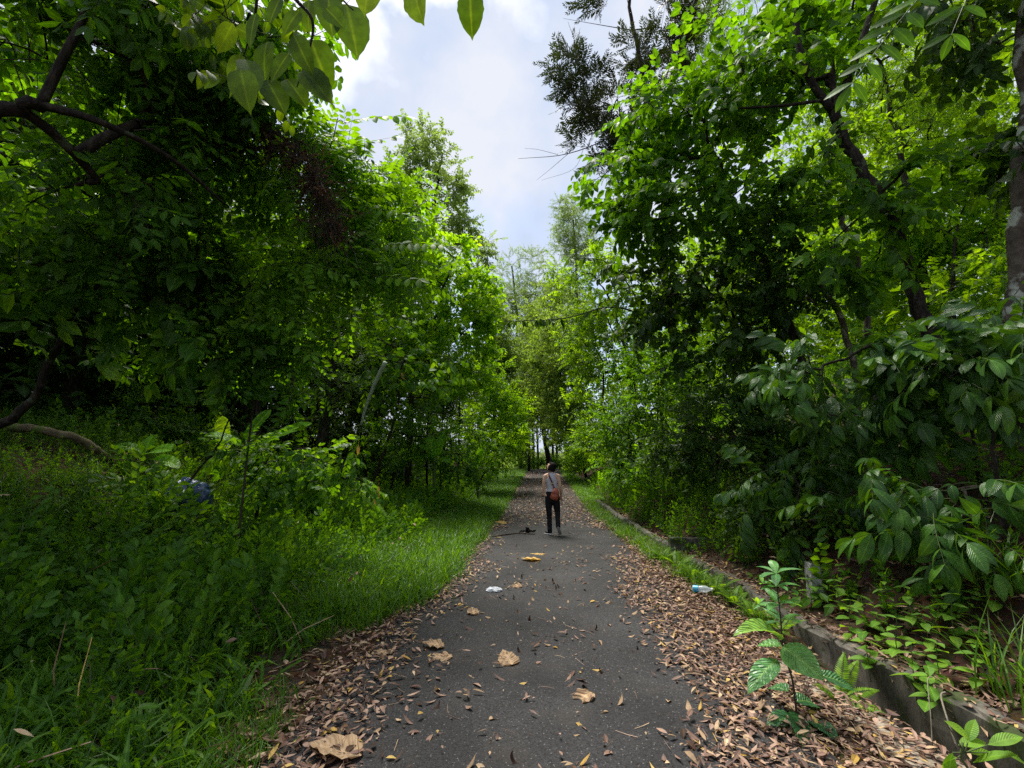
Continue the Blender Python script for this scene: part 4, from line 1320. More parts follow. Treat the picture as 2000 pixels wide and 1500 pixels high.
tree('slim_hill_tree', 'slim upright tree beside the leaning dark trunk', 'tree',
     [B(6.1, 9.0), P(1690, 620, 9), P(1668, 500, 9), P(1650, 420, 9), P(1640, 300, 9)], .06,
     [(1640, 300, 9, 90, 60, .8), (1600, 380, 9, 70, 50, .7)], 40, 'mid', 4, 'yellow', seed=38, i0=.7, r1=.05, bark='bark_lichen')
tree('slanting_hill_tree', 'slanting thin tree crossing in front of the slim upright one', 'tree',
     [B(5.1, 7.9), P(1660, 660, 7.9), P(1610, 570, 7.9), P(1555, 470, 7.9), P(1500, 400, 7.9)], .055,
     [(1520, 480, 7.8, 90, 70, .7), (1580, 560, 7.6, 80, 40, .5)], 36, 'mid', 4, 'dark', seed=39, i0=.5, r1=.035, bark='bark_lichen')

def coffee(name, label, base, blobs, n, seed, m=3):
    return tree(name, label, 'shrub', [base, base + [0, 0, .5], base + [-.05, -.1, 1.1]], .03, blobs, n, 'coffee', m, 'glossy', seed=seed, i0=.3, size=(.62, .95), up=-.05, spread=.8, part='foliage', sink=.05, twig='green_stem')
coffee('glossy_leaf_shrub', 'large glossy shrub with ribbed drooping leaves in front of the leaning dark trunk', B(4.9, 5.7),
       [(1740, 720, 5.6, 110, 60, .5), (1640, 790, 5.7, 80, 50, .45), (1560, 730, 5.9, 70, 40, .45), (1800, 780, 5.4, 70, 50, .4)], 40, 41)
coffee('glossy_leaf_shrub', 'glossy ribbed shrub spreading under the lichen patched trunk', B(4.9, 4.7),
       [(1890, 690, 4.8, 100, 50, .45), (1960, 640, 4.7, 60, 40, .35), (1900, 760, 4.7, 70, 40, .4)], 22, 42)
coffee('glossy_leaf_shrub', 'low glossy ribbed shrub in the dark hollow beside the concrete post', B(4.1, 4.6),
       [(1830, 960, 4.5, 80, 60, .4), (1880, 1040, 4.4, 50, 50, .3), (1720, 920, 4.8, 60, 40, .3), (1680, 1010, 4.9, 30, 40, .25)], 17, 43, 2)
coffee('glossy_leaf_shrub', 'glossy ribbed shrub reaching down the dark slope between the post and the headwall', B(3.9, 6.9),
       [(1560, 900, 6.5, 90, 70, .5), (1490, 960, 6.9, 70, 50, .45), (1610, 1000, 5.9, 60, 50, .4), (1640, 870, 6.2, 60, 50, .4)], 24, 49, 2)
tree('wall_shrub', 'small dark leaved shrub spilling down to the drain wall beyond the post', 'shrub',
     [B(3.2, 7.3), B(3.2, 7.3) + [0, 0, .3], B(3.15, 7.2) + [0, 0, .6]], .015,
     [('w', 3.15, 7.3, float(land(3.15, 7.3)) + .35, .55, .7, .35), ('w', 3.5, 6.3, float(land(3.5, 6.3)) + .3, .5, .6, .3)], 70, 'mid', 3, 'dark', seed=50, i0=.1, size=(.5, .85))
tree('hollow_shrub', 'dark wiry shrub filling the hollow behind the drain headwall', 'shrub',
     [B(4.0, 9.2), P(1440, 900, 9.2), P(1430, 800, 9.2)], .03,
     [(1430, 800, 9.3, 110, 80, .9), (1350, 880, 9.6, 90, 70, .8), (1520, 900, 8.6, 100, 90, .8), (1560, 1000, 8, 80, 60, .6)],
     170, 'mid', 5, 'dark', seed=44, i0=.1, size=(.7, 1.15))
tree('roadside_shrub', 'dense leafy shrub bulging toward the path before the headwall', 'shrub',
     [B(3.6, 12.8), P(1290, 880, 12.8), P(1280, 760, 12.8)], .045,
     [(1280, 720, 12.8, 90, 80, 1.1), (1230, 830, 13, 60, 60, .9), (1320, 800, 12, 80, 80, 1), (1210, 910, 12.4, 46, 36, .7), (1300, 930, 11.4, 80, 40, .8)],
     150, 'mid', 4, 'broad', seed=45, i0=.15, size=(.8, 1.25))
tree('arching_tree', 'yellow green tree arching over the path in full light', 'tree',
     [B(3.6, 17.5), P(1240, 800, 17.5), P(1210, 640, 17.3), P(1180, 560, 17.2)], .09,
     [(1190, 590, 17.2, 80, 60, 1.2), (1150, 660, 17.4, 60, 60, 1.1), (1110, 540, 17, 40, 36, .8), (1230, 690, 17, 70, 60, 1.1), (1180, 510, 17, 60, 36, .9), (1140, 760, 18, 50, 60, 1.1), (1170, 850, 18, 45, 50, 1)],
     260, 'mid', 4, 'yellow', seed=46, i0=.35, size=(.85, 1.35))
def hanging_branch():
    rng = np.random.default_rng(47)
    base = B(3.5, 14.2)
    th = thing('overhanging_tree', base, 'slender tree with a row of dark leaves hanging along one branch over the path', 'tree')
    T = Acc(); A = Acc()
    tp = smooth_path([base - [0, 0, .1], P(1290, 800, 14.2), P(1265, 640, 14), P(1200, 600, 13.6), P(1100, 622, 13.2), P(985, 628, 13)], 7)
    T.add(tube(tp, np.linspace(.05, .008, len(tp)), 6))
    b2 = smooth_path([P(1265, 640, 14), P(1230, 560, 13.8), P(1180, 510, 13.6), P(1110, 505, 13.5)], 6)
    T.add(tube(b2, np.linspace(.03, .006, len(b2)), 5))
    lf = leaf(.34, .14, 3, 'ovate', .25, .5)
    for path, i0, k in ((tp, 20, 46), (b2, 5, 26)):
        idx = rng.uniform(i0, len(path) - 1.01, k)
        p = path[idx.astype(int)] * (1 - (idx % 1))[:, None] + path[idx.astype(int) + 1] * (idx % 1)[:, None]
        d = nrm(rng.normal(0, .5, (k, 3)) + [0, 0, -.9])
        A.add(lf, frames(d, rng.normal(size=(k, 3))) * rng.uniform(.6, 1.1, k)[:, None, None], p, r=rng.random(k), keep=0)
    obj('trunk', T, MT['bark'], th, smooth=True)
    obj('crown', A, [MT['dark']], th)
hanging_branch()

def near_sprig():
    rng = np.random.default_rng(48)
    base = B(4.0, 1.7)
    th = thing('roadside_tree', base, 'tree whose long feathered leaf hangs in front of the hillside near the top corner', 'tree')
    T = Acc(); A = Acc()
    tp = smooth_path([base - [0, 0, .1], base + [.05, .1, 1.6], base + [-.2, .5, 3.2], P(1880, -150, 2.9), P(1800, -20, 2.9)], 6)
    T.add(tube(tp, np.linspace(.06, .006, len(tp)), 6))
    for a, b, Y, k, lf in (((1800, -10), (1665, 150), 2.9, 6, .215), ((1905, -40), (1860, 60), 2.9, 3, .2)):
        p, q = P(*a, Y), P(*b, Y)
        ln = np.linalg.norm(q - p)
        l = leaf(lf, lf * .37, 6, 'ellip', .10, .35, cols=2)
        s = spray(rng, l, k, ln, 62, -6, .08, .06, 'opp', True, (.85, 1.05), .004, .1, 6, taper=.15)
        A.add(s, frames((q - p)[None], np.array([[-.25, -.85, .5]])), p[None], r=np.array([.35]), keep=.5)
    obj('trunk', T, MT['bark'], th, smooth=True)
    obj('crown', A, [MT['broad'], MT['green_stem']], th)
near_sprig()

# ================================================================== end of the path
tree('end_tree', 'dark trunked tree closing the end of the path', 'tree',
     [B(.4, 49), P(1058, 800, 49), P(1062, 700, 49)], .28,
     [(1060, 760, 49, 50, 50, 3), (1075, 690, 49, 50, 40, 3), (1030, 820, 49, 40, 30, 2.5), (1090, 830, 49, 40, 40, 2.5)],
     150, 'far', 5, 'olive', seed=51, i0=.4, size=(1.4, 2.4))
tree('end_shrub', 'leafy shrub at the end of the path under the dark trunked tree', 'shrub',
     [B(-2.6, 47), P(1010, 880, 47), P(1010, 850, 47)], .1,
     [(1010, 860, 47, 30, 26, 2.4), (1020, 895, 46, 22, 14, 1.5)], 60, 'far', 5, 'broad', seed=52, i0=.1, size=(1.1, 1.8))
tree('end_shrub', 'pale green shrub crowding the hillside end of the path', 'shrub',
     [B(3.2, 40), P(1130, 880, 40), P(1125, 840, 40)], .1,
     [(1125, 850, 40, 26, 36, 2), (1120, 790, 42, 30, 40, 2), (1135, 900, 36, 26, 16, 1.4)], 90, 'far', 5, 'lime', seed=53, i0=.1, size=(1.0, 1.7))
def end_trunks():
    rng = np.random.default_rng(54)
    proto = None
    for i, (px, Y) in enumerate([(1040, 51), (1050, 55), (1078, 52), (1086, 57), (1022, 54)]):
        b = P(px, 915, Y); b = gpt(b[0], b[1])
        if proto is None:
            proto = tree('slender_tree', 'slender dark trunk in the row closing the end of the path', 'tree', [b, b + [.1, 0, 4], b + [0, 0, 8]], .16,
                         [('w', b[0], b[1], b[2] + 7.5, 1.6, 1.6, 2.2)], 40, 'far', 4, 'olive', seed=55, i0=.6, size=(1.2, 2), group='slender trunks at the end of the path')
        else:
            dup(proto, b, rng.random() * 6, rng.uniform(.9, 1.15))
end_trunks()
tree('feathery_tree', 'pale feathery tree rising tallest beyond the end of the path', 'tree',
     [B(-3.2, 62), P(1000, 760, 62), P(1010, 640, 62), P(1000, 520, 62)], .30,
     [(1000, 550, 62, 46, 60, 3.4), (975, 610, 61, 36, 50, 3), (1035, 590, 62, 40, 60, 3), (1045, 500, 63, 22, 24, 2), (990, 680, 61, 40, 50, 3), (1040, 680, 62, 40, 40, 3), (1075, 560, 60, 36, 50, 3), (955, 580, 61, 20, 36, 2), (1020, 620, 60, 50, 60, 3), (1000, 740, 61, 40, 50, 3), (1060, 740, 61, 40, 50, 3)],
     420, 'feather', 9, 'pale', seed=56, i0=.3, size=(2.6, 4.2))
tree('feathery_tree', 'pale feathery tree half hidden behind the arching yellow green tree', 'tree',
     [B(3.4, 42), P(1130, 700, 42), P(1125, 520, 42), P(1120, 430, 42)], .22,
     [(1115, 420, 42, 36, 36, 2.6), (1135, 480, 42, 36, 50, 2.6), (1100, 470, 42, 20, 22, 2), (1110, 590, 44, 40, 60, 2.8)],
     230, 'feather', 9, 'pale', seed=57, i0=.4, size=(2.0, 3.2))
tree('slope_shrub', 'light green shrub hiding the foot of the hillside trees far along the path', 'shrub',
     [B(2.7, 27), B(2.7, 27) + [0, 0, .6], B(2.7, 27) + [0, 0, 1.3]], .04,
     [(1145, 880, 27, 40, 40, 1.2), (1120, 895, 30, 26, 26, 1), (1160, 850, 25, 40, 40, 1.2)], 120, 'mid', 5, 'lime', seed=63, i0=.1, size=(.9, 1.5))
tree('end_thicket_tree', 'light green leafy tree standing on the hillside where the path narrows to its end', 'tree',
     [B(2.6, 30), P(1100, 800, 30), P(1095, 700, 30), P(1090, 640, 30)], .08,
     [(1080, 720, 30, 36, 55, 1.8), (1095, 640, 30, 36, 36, 1.8), (1112, 790, 29, 34, 56, 1.6), (1072, 790, 31, 22, 40, 1.4), (1060, 690, 31, 24, 30, 1.4), (1125, 700, 28, 40, 60, 1.6)],
     230, 'far', 4, 'soft', seed=59, i0=.3, size=(.9, 1.5))
tree('far_verge_tree', 'pale green tree closing in from the grass side where the path narrows', 'tree',
     [B(-3.5, 30), P(965, 800, 30), P(972, 700, 30), P(975, 620, 30)], .12,
     [(985, 700, 30, 30, 40, 1.8), (962, 630, 30, 30, 44, 1.8), (1000, 790, 31, 30, 50, 1.6), (1008, 860, 33, 22, 34, 1.4), (950, 720, 29, 36, 60, 1.6)],
     260, 'far', 5, 'soft', seed=81, i0=.25, size=(.9, 1.5))
tree('far_hill_tree', 'soft green tree leaning over the far stretch of the path from the hillside', 'tree',
     [B(2.6, 35), P(1105, 820, 35), P(1090, 700, 35), P(1075, 600, 34)], .08,
     [(1062, 660, 34, 44, 56, 2), (1085, 580, 34, 40, 46, 2), (1045, 740, 35, 32, 44, 1.8), (1100, 700, 33, 36, 70, 1.8), (1082, 830, 35, 26, 44, 1.6), (1030, 690, 36, 26, 36, 1.4), (1150, 720, 32, 36, 80, 1.6), (1145, 620, 32, 36, 50, 1.6), (1165, 800, 30, 36, 50, 1.4)],
     330, 'far', 4, 'soft', seed=82, i0=.3, size=(1.0, 1.7))
for _i, (_x, _lab) in enumerate(((-1.2, 'low hedge like bush under the slender trunks, grass side'), (1.0, 'low hedge like bush under the slender trunks, hillside'))):
    tree('end_bush', _lab, 'bush', [B(_x, 52), B(_x, 52) + [0, 0, .6], B(_x, 52) + [0, 0, 1.2]], .05,
         [('w', _x, 52, float(land(_x, 52)) + .7, 1.5, .8, .7)], 60, 'far', 4, 'broad', seed=84 + _i, i0=.1, size=(.6, 1.1))
tree('end_curtain_tree', 'light green tree with foliage down to the slender trunks at the end of the path', 'tree',
     [B(-1.6, 44), P(1035, 800, 44), P(1040, 700, 44)], .12,
     [(1040, 780, 44, 46, 60, 2.4), (1030, 690, 45, 44, 60, 2.6), (1065, 720, 44, 40, 60, 2.4), (1010, 760, 44, 36, 60, 2.2), (1085, 800, 44, 30, 60, 2), (1050, 620, 46, 50, 50, 2.6), (1090, 650, 45, 40, 60, 2.4)],
     330, 'far', 5, 'soft', seed=83, i0=.3, size=(1.1, 1.9))
tree('bare_tree', 'bare twiggy tree beside the pale feathery crown', 'tree',
     [B(-5.0, 50), P(955, 640, 50), P(952, 520, 50), P(955, 470, 50)], .10,
     [(955, 480, 50, 20, 40, 1.8), (945, 530, 50, 20, 40, 1.6)], 60, 'feather', 1, 'pale', seed=58, i0=.5, size=(.6, 1.0))

# ------------------------------------------------------------------ small plants and ferns
def hit(px, py, tmax=40):
    """where the line of sight through a photo pixel meets the ground"""
    r = ray(px, py)
    ts = np.linspace(.5, tmax, 4000)
    p = r[None] * ts[:, None] + np.array([0, 0, CAM_H])
    g = land(p[:, 0], p[:, 1])
    k = np.nonzero(p[:, 2] < g)[0]
    i = k[0] if len(k) else len(ts) - 1
    return np.array([p[i, 0], p[i, 1], g[i]])

def blade_between(A, rng, p, q, W, rows=8, cols=2, prof='ellip', up=(0, 0, 1), droop=.6, fold=.12, wave=0., r=.5, nwave=8, M=0, rag=0.):
    p, q = np.asarray(p, float), np.asarray(q, float)
    ln = np.linalg.norm(q - p)
    L_ = ln * droop / max(math.sin(droop / 2) * 2, 1e-4) if droop > .02 else ln
    l = leaf(L_, W, rows, prof, fold, droop, cols=cols, wave=wave, nwave=nwave, M=M, rag=rag, rng=rng)
    R = frames((q - p)[None], np.array([up], float))[0]
    c, s = math.cos(droop / 2), math.sin(droop / 2)
    R = R @ np.array([[1, 0, 0], [0, c, -s], [0, s, c]])
    A.add(l, R[None], p[None], r=np.array([r]), keep=0)

def hero_sapling():
    rng = np.random.default_rng(61)
    base = hit(1557, 1402)
    Y = base[1]
    th = thing('sapling', base, 'young sapling with large ribbed leaves growing from the litter beside the drain', 'sapling')
    S = lambda x, y, d=0.0: P(x, y, Y + d)
    T = Acc()
    stem = smooth_path([base - [0, 0, .05], S(1548, 1330), S(1530, 1270), S(1524, 1200, .02), S(1514, 1120, .03)], 7)
    T.add(tube(stem, np.linspace(.0075, .003, len(stem)), 6))
    obj('stem', T, MT['twig'], th, smooth=True)
    A = Acc()
    H = [((1524, 1250, 0), (1432, 1243, -.12), .10, (0, -.3, 1), 1.3, .55, .9), ((1528, 1262, 0), (1611, 1330, -.22), .135, (-.5, -.75, .9), .6, .1, .62),
         ((1517, 1288, 0), (1460, 1356, -.16), .105, (-.5, -.6, .8), .5, .1, .35), ((1600, 1318, -.05), (1672, 1350, .02), .085, (0, -.5, 1), .5, .1, .2),
         ((1526, 1262, .0), (1478, 1262, .1), .085, (0, -.2, 1), .6, .2, .6), ((1530, 1290, .0), (1590, 1300, .14), .10, (0, -.3, 1), .7, .1, .3),
         ((1562, 1398, -.03), (1577, 1481, -.40), .14, (.1, -1, .7), .35, .1, .22), ((1552, 1402, -.05), (1496, 1418, -.16), .085, (0, -.4, 1), .6, .15, .15),
         ((1585, 1406, -.06), (1640, 1452, -.30), .085, (0, -.4, 1), .6, .15, .12), ((1540, 1350, 0), (1500, 1345, .16), .09, (0, -.4, 1), .7, .15, .2), ((1552, 1370, 0), (1600, 1385, .18), .09, (0, -.4, 1), .7, .15, .12)]
    for a, b, W, up, dr, fo, r in H:
        blade_between(A, rng, S(*a), S(*b), W * 1.4, 14, 3, 'ovate', up, dr, fo, .0045, r, 9)
    # small upper whorls
    for cy_, wid, n, ln in ((1120, 30, 6, 34), (1146, 34, 4, 36), (1180, 40, 5, 40), (1214, 44, 4, 42)):
        c = S(1516 + (cy_ - 1120) * .1, cy_, .02)
        for k in range(n):
            az = k * 6.283 / n + rng.random() * .6
            L_ = ln / FPX * Y * rng.uniform(.8, 1.25)
            d = np.array([math.cos(az), math.sin(az), rng.uniform(-.35, .35)])
            blade_between(A, rng, c, c + d * L_, L_ * .38, 5, 1, 'ellip', (0, 0, 1), .7, .2, 0, rng.uniform(.2, .6))
    # twigs with bright small leaves beside the top
    for x, y in ((1490, 1140), (1480, 1180), (1545, 1150)):
        c = S(x, y, .0)
        for k in range(5):
            d = nrm(rng.normal(size=3) + [0, 0, .2])
            blade_between(A, rng, c, c + d * .07, .028, 3, 1, 'ellip', (0, 0, 1), .5, .2, 0, rng.uniform(.3, .9))
        A.add(tube([S(1518, y + 20, .02), c], .0025, 4, M=1))
    obj('leaves', A, [MT['sapling'], MT['twig']], th)
MT['sapling'] = leaf_mat('ribbed_sapling_leaf', (.030, .11, .085), (.075, .23, .135), (.16, .33, .10), trans=.3, rough=.36, spec=.55, vein=.3, sec=.5)
hero_sapling()

def seedlings():
    rng = np.random.default_rng(62)
    lf = leaf(.15, .082, 5, 'ovate', .18, .45, cols=2)
    protos = []
    spots = [(1612, 1160), (1585, 1170), (1640, 1185), (1690, 1215), (1722, 1250), (1780, 1215), (1838, 1195), (1760, 1285), (1815, 1265), (1700, 1300), (1840, 1320), (1790, 1340), (1898, 1200),
             (1925, 1265), (1870, 1255), (1600, 1165), (1655, 1150), (1735, 1190), (1880, 1150), (1950, 1180), (1668, 1250), (1820, 1372), (1915, 1330)]
    for i, (px, py) in enumerate(spots):
        b = hit(px, py + 22)
        if i < 3:
            h = .26 + .05 * i
            th = thing('seedling', b, 'low seedling with paired pale green oval leaves on the slope above the drain wall', 'seedling', 'seedlings on the slope above the drain wall')
            pts = smooth_path([b - [0, 0, .03], b + [.01, 0, h * .5], b + [-.01, .01, h]], 5)
            obj('stem', tube(pts, np.linspace(.004, .002, len(pts)), 5), MT['green_stem'], th, smooth=True)
            A = Acc()
            for k, z in enumerate(np.linspace(.3, 1, 5)):
                for s in (0, PI):
                    az = k * 1.5 + s + rng.normal(0, .25)
                    d = np.array([[math.cos(az), math.sin(az), rng.uniform(-.15, .3)]])
                    c = pts[min(len(pts) - 1, int(z * (len(pts) - 1)))]
                    A.add(lf, frames(d, np.array([[0, 0, 1.]]) + rng.normal(0, .2, (1, 3))) * rng.uniform(.65, 1.15) * (1.15 - .45 * z), c[None], r=rng.random(1), keep=0)
            obj('leaves', A, MT['seedling'], th)
            protos.append(th)
        else:
            dup(protos[i % 3], b, rng.random() * 6.3, rng.uniform(.75, 1.25))
seedlings()

def make_frond(rng, Ln, W, n=22, droop=1.1):
    """a fern frond with toothed pinnae both sides"""
    A = Acc()
    ss = np.linspace(0, 1, 10)
    cur = lambda s: np.stack([0 * s, Ln * np.sin(droop * s) / droop, -Ln * (1 - np.cos(droop * s)) / droop * .8 + .25 * Ln * s], -1)
    A.add(tube(cur(ss), np.linspace(.004, .001, 10), 3, M=1, cap=False))
    for s in np.linspace(.14, .98, n):
        w = W * math.sin(PI * min(1, s * .85 + .15)) ** .8 * (1.05 - .55 * s)
        p = cur(np.array([s]))[0]; tn = nrm(cur(np.array([s + .01]))[0] - p)
        for sd in (1, -1):
            d = nrm(np.array([sd * 1.0, .35, -.12]) + tn * .3)
            A.add(leaf(max(w, .01), max(.012, .8 * Ln / n), 2, 'lance', .1, .35), frames(d[None], np.array([[0, 0, 1.]]) + rng.normal(0, .12, (1, 3))), p[None], r=rng.random(1), keep=0)
    return A.tm()

def ferns():
    rng = np.random.default_rng(63)
    fr = [make_frond(rng, .42, .085) for _ in range(3)]
    big = [make_frond(rng, .95, .16, 30, 1.3) for _ in range(3)]
    def fern(b, fronds, n, mat, label, group, tilt=.55, up=.7):
        th = thing('fern', b, label, 'fern', group)
        A = Acc()
        for k in range(n):
            az = k * 6.283 / n + rng.normal(0, .3)
            d = np.array([[math.cos(az), math.sin(az), up * rng.uniform(.5, 1.3)]])
            A.add(fronds[k % len(fronds)], frames(d, np.array([[0, 0, 1.]]) + rng.normal(0, .15, (1, 3))) * rng.uniform(.7, 1.1), (b + [0, 0, .01])[None], r=rng.random(1), keep=.6)
        obj('fronds', A, [MT[mat], MT['green_stem']], th)
        return th
    p1 = fern(gpt(2.15, 6.4), fr, 8, 'fern', 'small bright fern rooted at the foot of the drain wall', 'ferns along the foot of the drain wall')
    for x, y, s in ((2.2, 5.9, .9), (2.1, 7.1, 1.0), (2.22, 5.45, .8), (2.05, 7.8, 1.0), (2.12, 6.75, .7), (2.3, 5.05, .75), (1.95, 8.3, .9)):
        dup(p1, gpt(x, y), rng.random() * 6, s)
    # one by the sapling, hanging over the drain
    b = P(1632, 1300, 3.75)
    th = thing('fern', gpt(b[0], 3.75), 'bright fern with long fronds drooping into the drain behind the sapling', 'fern')
    A = Acc()
    for q, L_, r in (((1735, 1388, 3.55), .40, .6), ((1722, 1340, 3.75), .36, .8), ((1650, 1262, 3.95), .28, .5), ((1590, 1330, 3.7), .22, .4), ((1680, 1275, 4.0), .3, .7)):
        p0 = gpt(b[0], 3.75); d = P(*q) - p0
        f = make_frond(rng, np.linalg.norm(d) * 1.05, .075, 20, .9)
        A.add(f, frames(d[None], np.array([[0, -.4, 1.]])), p0[None], r=np.array([r]), keep=.6)
    obj('fronds', A, [MT['fern'], MT['green_stem']], th)
    p2 = fern(hit(690, 1035), big, 7, 'fern_dark', 'dark arching fern in the gloom under the thicket', 'dark ferns under the thicket', up=.8)
    for px, py, s in ((640, 1050, .8), (800, 1010, .9), (760, 1000, .7), (830, 985, .9), (590, 1060, .7), (870, 985, .7)):
        h = hit(px, py)
        dup(p2, h, rng.random() * 6, s)
    b = P(690, 950, 8.8)
    th = thing('fern', gpt(b[0] - .3, 8.9), 'light green fern whose long frond hangs down over the verge grass', 'fern')
    A = Acc()
    for q, W in (((765, 1018, 8.5), .16), ((720, 1010, 8.6), .13), ((745, 960, 8.9), .12)):
        p0 = P(685, 945, 8.8); d = P(*q) - p0
        f = make_frond(rng, np.linalg.norm(d) * 1.1, W, 26, .8)
        A.add(f, frames(d[None], np.array([[.2, -.7, .8]])), p0[None], r=np.array([.6]), keep=.6)
    p0 = P(685, 945, 8.8); g = gpt(b[0] - .3, 8.9)
    A.add(tube(smooth_path([g, (g + p0) / 2 + [.0, .05, .1], p0], 4), .008, 5, M=1))
    obj('fronds', A, [MT['fern'], MT['green_stem']], th)
ferns()

def banana(label, base, specs, seed):
    rng = np.random.default_rng(seed)
    th = thing('banana_plant', base, label, 'banana plant')
    T = Acc(); A = Acc()
    top = np.mean([np.array(s[0]) for s in specs], 0)
    pts = smooth_path([base - [0, 0, .1], (base + top) / 2 + [.03, 0, 0], top], 5)
    T.add(tube(pts, np.linspace(.06, .03, len(pts)), 8))
    for a, b, W, up, dr, r in specs:
        a = np.array(a); b = np.array(b)
        T.add(tube(smooth_path([top - [0, 0, .05], (top + a) / 2, a], 3), np.linspace(.018, .012, 7), 5))
        blade_between(A, rng, a, b, W, 16, 2, 'strap', up, dr, .18, .006, r, 5, rag=.12)
    obj('stem', T, MT['green_stem'], th, smooth=True)
    obj('leaves', A, MT['banana'], th)
q = lambda x, y, Y: P(x, y, Y)
banana('banana plant with one upright glowing leaf and one long leaf slanting to the path', gpt(-5.2, 8.0),
       [(q(500, 872, 8.0), q(610, 827, 7.8), .24, (0, -.8, .7), .35, .45), (q(440, 880, 8.1), q(434, 812, 8.1), .26, (.2, -1, .1), .2, .95), (q(470, 870, 8.0), q(400, 850, 7.8), .22, (0, -.5, 1), .9, .6),
        (q(530, 900, 7.9), q(545, 965, 7.7), .2, (.2, -1, .4), .6, .3), (q(480, 860, 8.2), q(530, 800, 8.4), .26, (-.3, -1, .2), .4, .15)], 71)
banana('low broad leaved plant with pale torn leaves at the foot of the round leaf shrub', gpt(-6.0, 7.0),
       [(q(280, 885, 7.0), q(225, 870, 6.9), .26, (0, -.4, 1), .5, .5), (q(290, 885, 7.0), q(335, 880, 6.9), .3, (0, -.6, 1), .6, .6), (q(285, 880, 7.0), q(300, 850, 7.3), .24, (0, -.9, .5), .3, .5), (q(300, 895, 7.0), q(350, 915, 6.8), .2, (0, -.5, 1), .8, .7)], 72)
banana('banana plant with arched leaves in the thicket by the far verge', gpt(-3.3, 13.5),
       [(q(850, 900, 13.4), q(880, 905, 13), .26, (0, -.5, 1), 1.0, .4), (q(845, 895, 13.4), q(840, 850, 13.4), .3, (.2, -1, .2), .4, .6), (q(848, 895, 13.4), q(815, 870, 13.2), .26, (0, -.5, 1), .9, .4), (q(852, 890, 13.5), q(868, 846, 13.6), .26, (0, -1, .4), .5, .5)], 73)
banana('upright banana plant at the edge of the far verge grass', gpt(-2.5, 17.5),
       [(q(925, 915, 17.5), q(938, 865, 17.4), .32, (.2, -1, .2), .4, .5), (q(928, 910, 17.5), q(950, 880, 17.3), .28, (0, -.7, .7), .8, .6), (q(922, 912, 17.5), q(905, 875, 17.4), .28, (0, -.8, .5), .7, .5)], 74)

def corner_weed():
    rng = np.random.default_rng(75)
    base = gpt(2.55, 2.62) - [0, 0, .25]
    th = thing('weed', base, 'bright green weed growing out of the drain in the bottom corner', 'weed')
    A = Acc(); T = Acc()
    Y = 2.62
    c0 = P(1890, 1500, Y)
    T.add(tube(smooth_path([base, (base + c0) / 2, c0, P(1880, 1450, Y)], 4), .006, 5))
    for a, b, W, r in (((1845, 1408), (1896, 1446), .055, .9), ((1860, 1470), (1850, 1520), .05, .7), ((1872, 1455), (1925, 1450), .06, .8), ((1890, 1470), (1950, 1480), .055, .7), ((1900, 1490), (1990, 1475), .06, .6), ((1870, 1480), (1840, 1500), .05, .5),
                       ((1930, 1455), (1998, 1440), .06, .7), ((1890, 1450), (1905, 1405), .05, .6), ((1960, 1470), (2010, 1500), .06, .5)):
        blade_between(A, rng, P(*a, Y + rng.uniform(-.05, .05)), P(*b, Y + rng.uniform(-.1, .1)), W, 6, 2, 'ellip', (0, -.4, 1), .5, .15, 0, r)
        T.add(tube(smooth_path([P(1885, 1470, Y), (P(1885, 1470, Y) + P(*a, Y)) / 2, P(*a, Y)], 3), .003, 4))
    obj('stem', T, MT['green_stem'], th, smooth=True)
    obj('leaves', A, MT['seedling'], th)
corner_weed()

def grass_tufts():
    rng = np.random.default_rng(76)
    for (x, y), lab in (((3.15, 3.55), 'tall tuft of long grass at the top of the slope edge by the frame'), ((3.7, 4.3), 'tall tuft of long grass higher up the slope behind the seedlings')):
        b = gpt(x, y)
        A = Acc()
        A.add(clump(rng, 70, .62, .012, .12, (.3, 1.4)), np.eye(3)[None], b[None], r=np.array([.5]), keep=.6)
        o = obj('grass_tuft', A, MT['grass'], loc=b)
        tag(o, lab, 'grass tuft')
grass_tufts()

def weeds():
    rng = np.random.default_rng(77)
    lf = leaf(.20, .085, 5, 'ovate', .15, .5, cols=2)
    proto = None
    for i, (px, py, s) in enumerate([(140, 1130, 1), (60, 1225, .8), (250, 1480, .8), (100, 1260, .9), (490, 1250, .7), (470, 1195, .6), (30, 1080, 1.1), (200, 1005, 1.1), (330, 1040, 1.2), (420, 1090, 1), (560, 1075, .9), (625, 1115, .8), (350, 1180, .9), (210, 1185, .8), (90, 1005, 1.2), (520, 1010, 1.2), (160, 950, 1.2)]):
        b = hit(px, py + 40)
        if proto is None:
            th = thing('broad_leaf_weed', b, 'broad leaved weed standing up out of the shaded grass', 'weed', 'broad leaved weeds in the shaded grass')
            A = Acc(); T = Acc()
            pts = smooth_path([b - [0, 0, .05], b + [.02, 0, .2], b + [0, 0, .42]], 5)
            T.add(tube(pts, .005, 5))
            for k in range(8):
                az = k * 2.4; c = pts[min(len(pts) - 1, 3 + k)]
                d = np.array([[math.cos(az), math.sin(az), rng.uniform(-.1, .4)]])
                A.add(lf, frames(d, np.array([[0, 0, 1.]]) + rng.normal(0, .2, (1, 3))) * rng.uniform(.7, 1.1), c[None], r=rng.random(1), keep=0)
            obj('stem', T, MT['green_stem'], th, smooth=True)
            obj('leaves', A, MT['herb'], th)
            proto = th
        else:
            dup(proto, b, rng.random() * 6, s)
weeds()

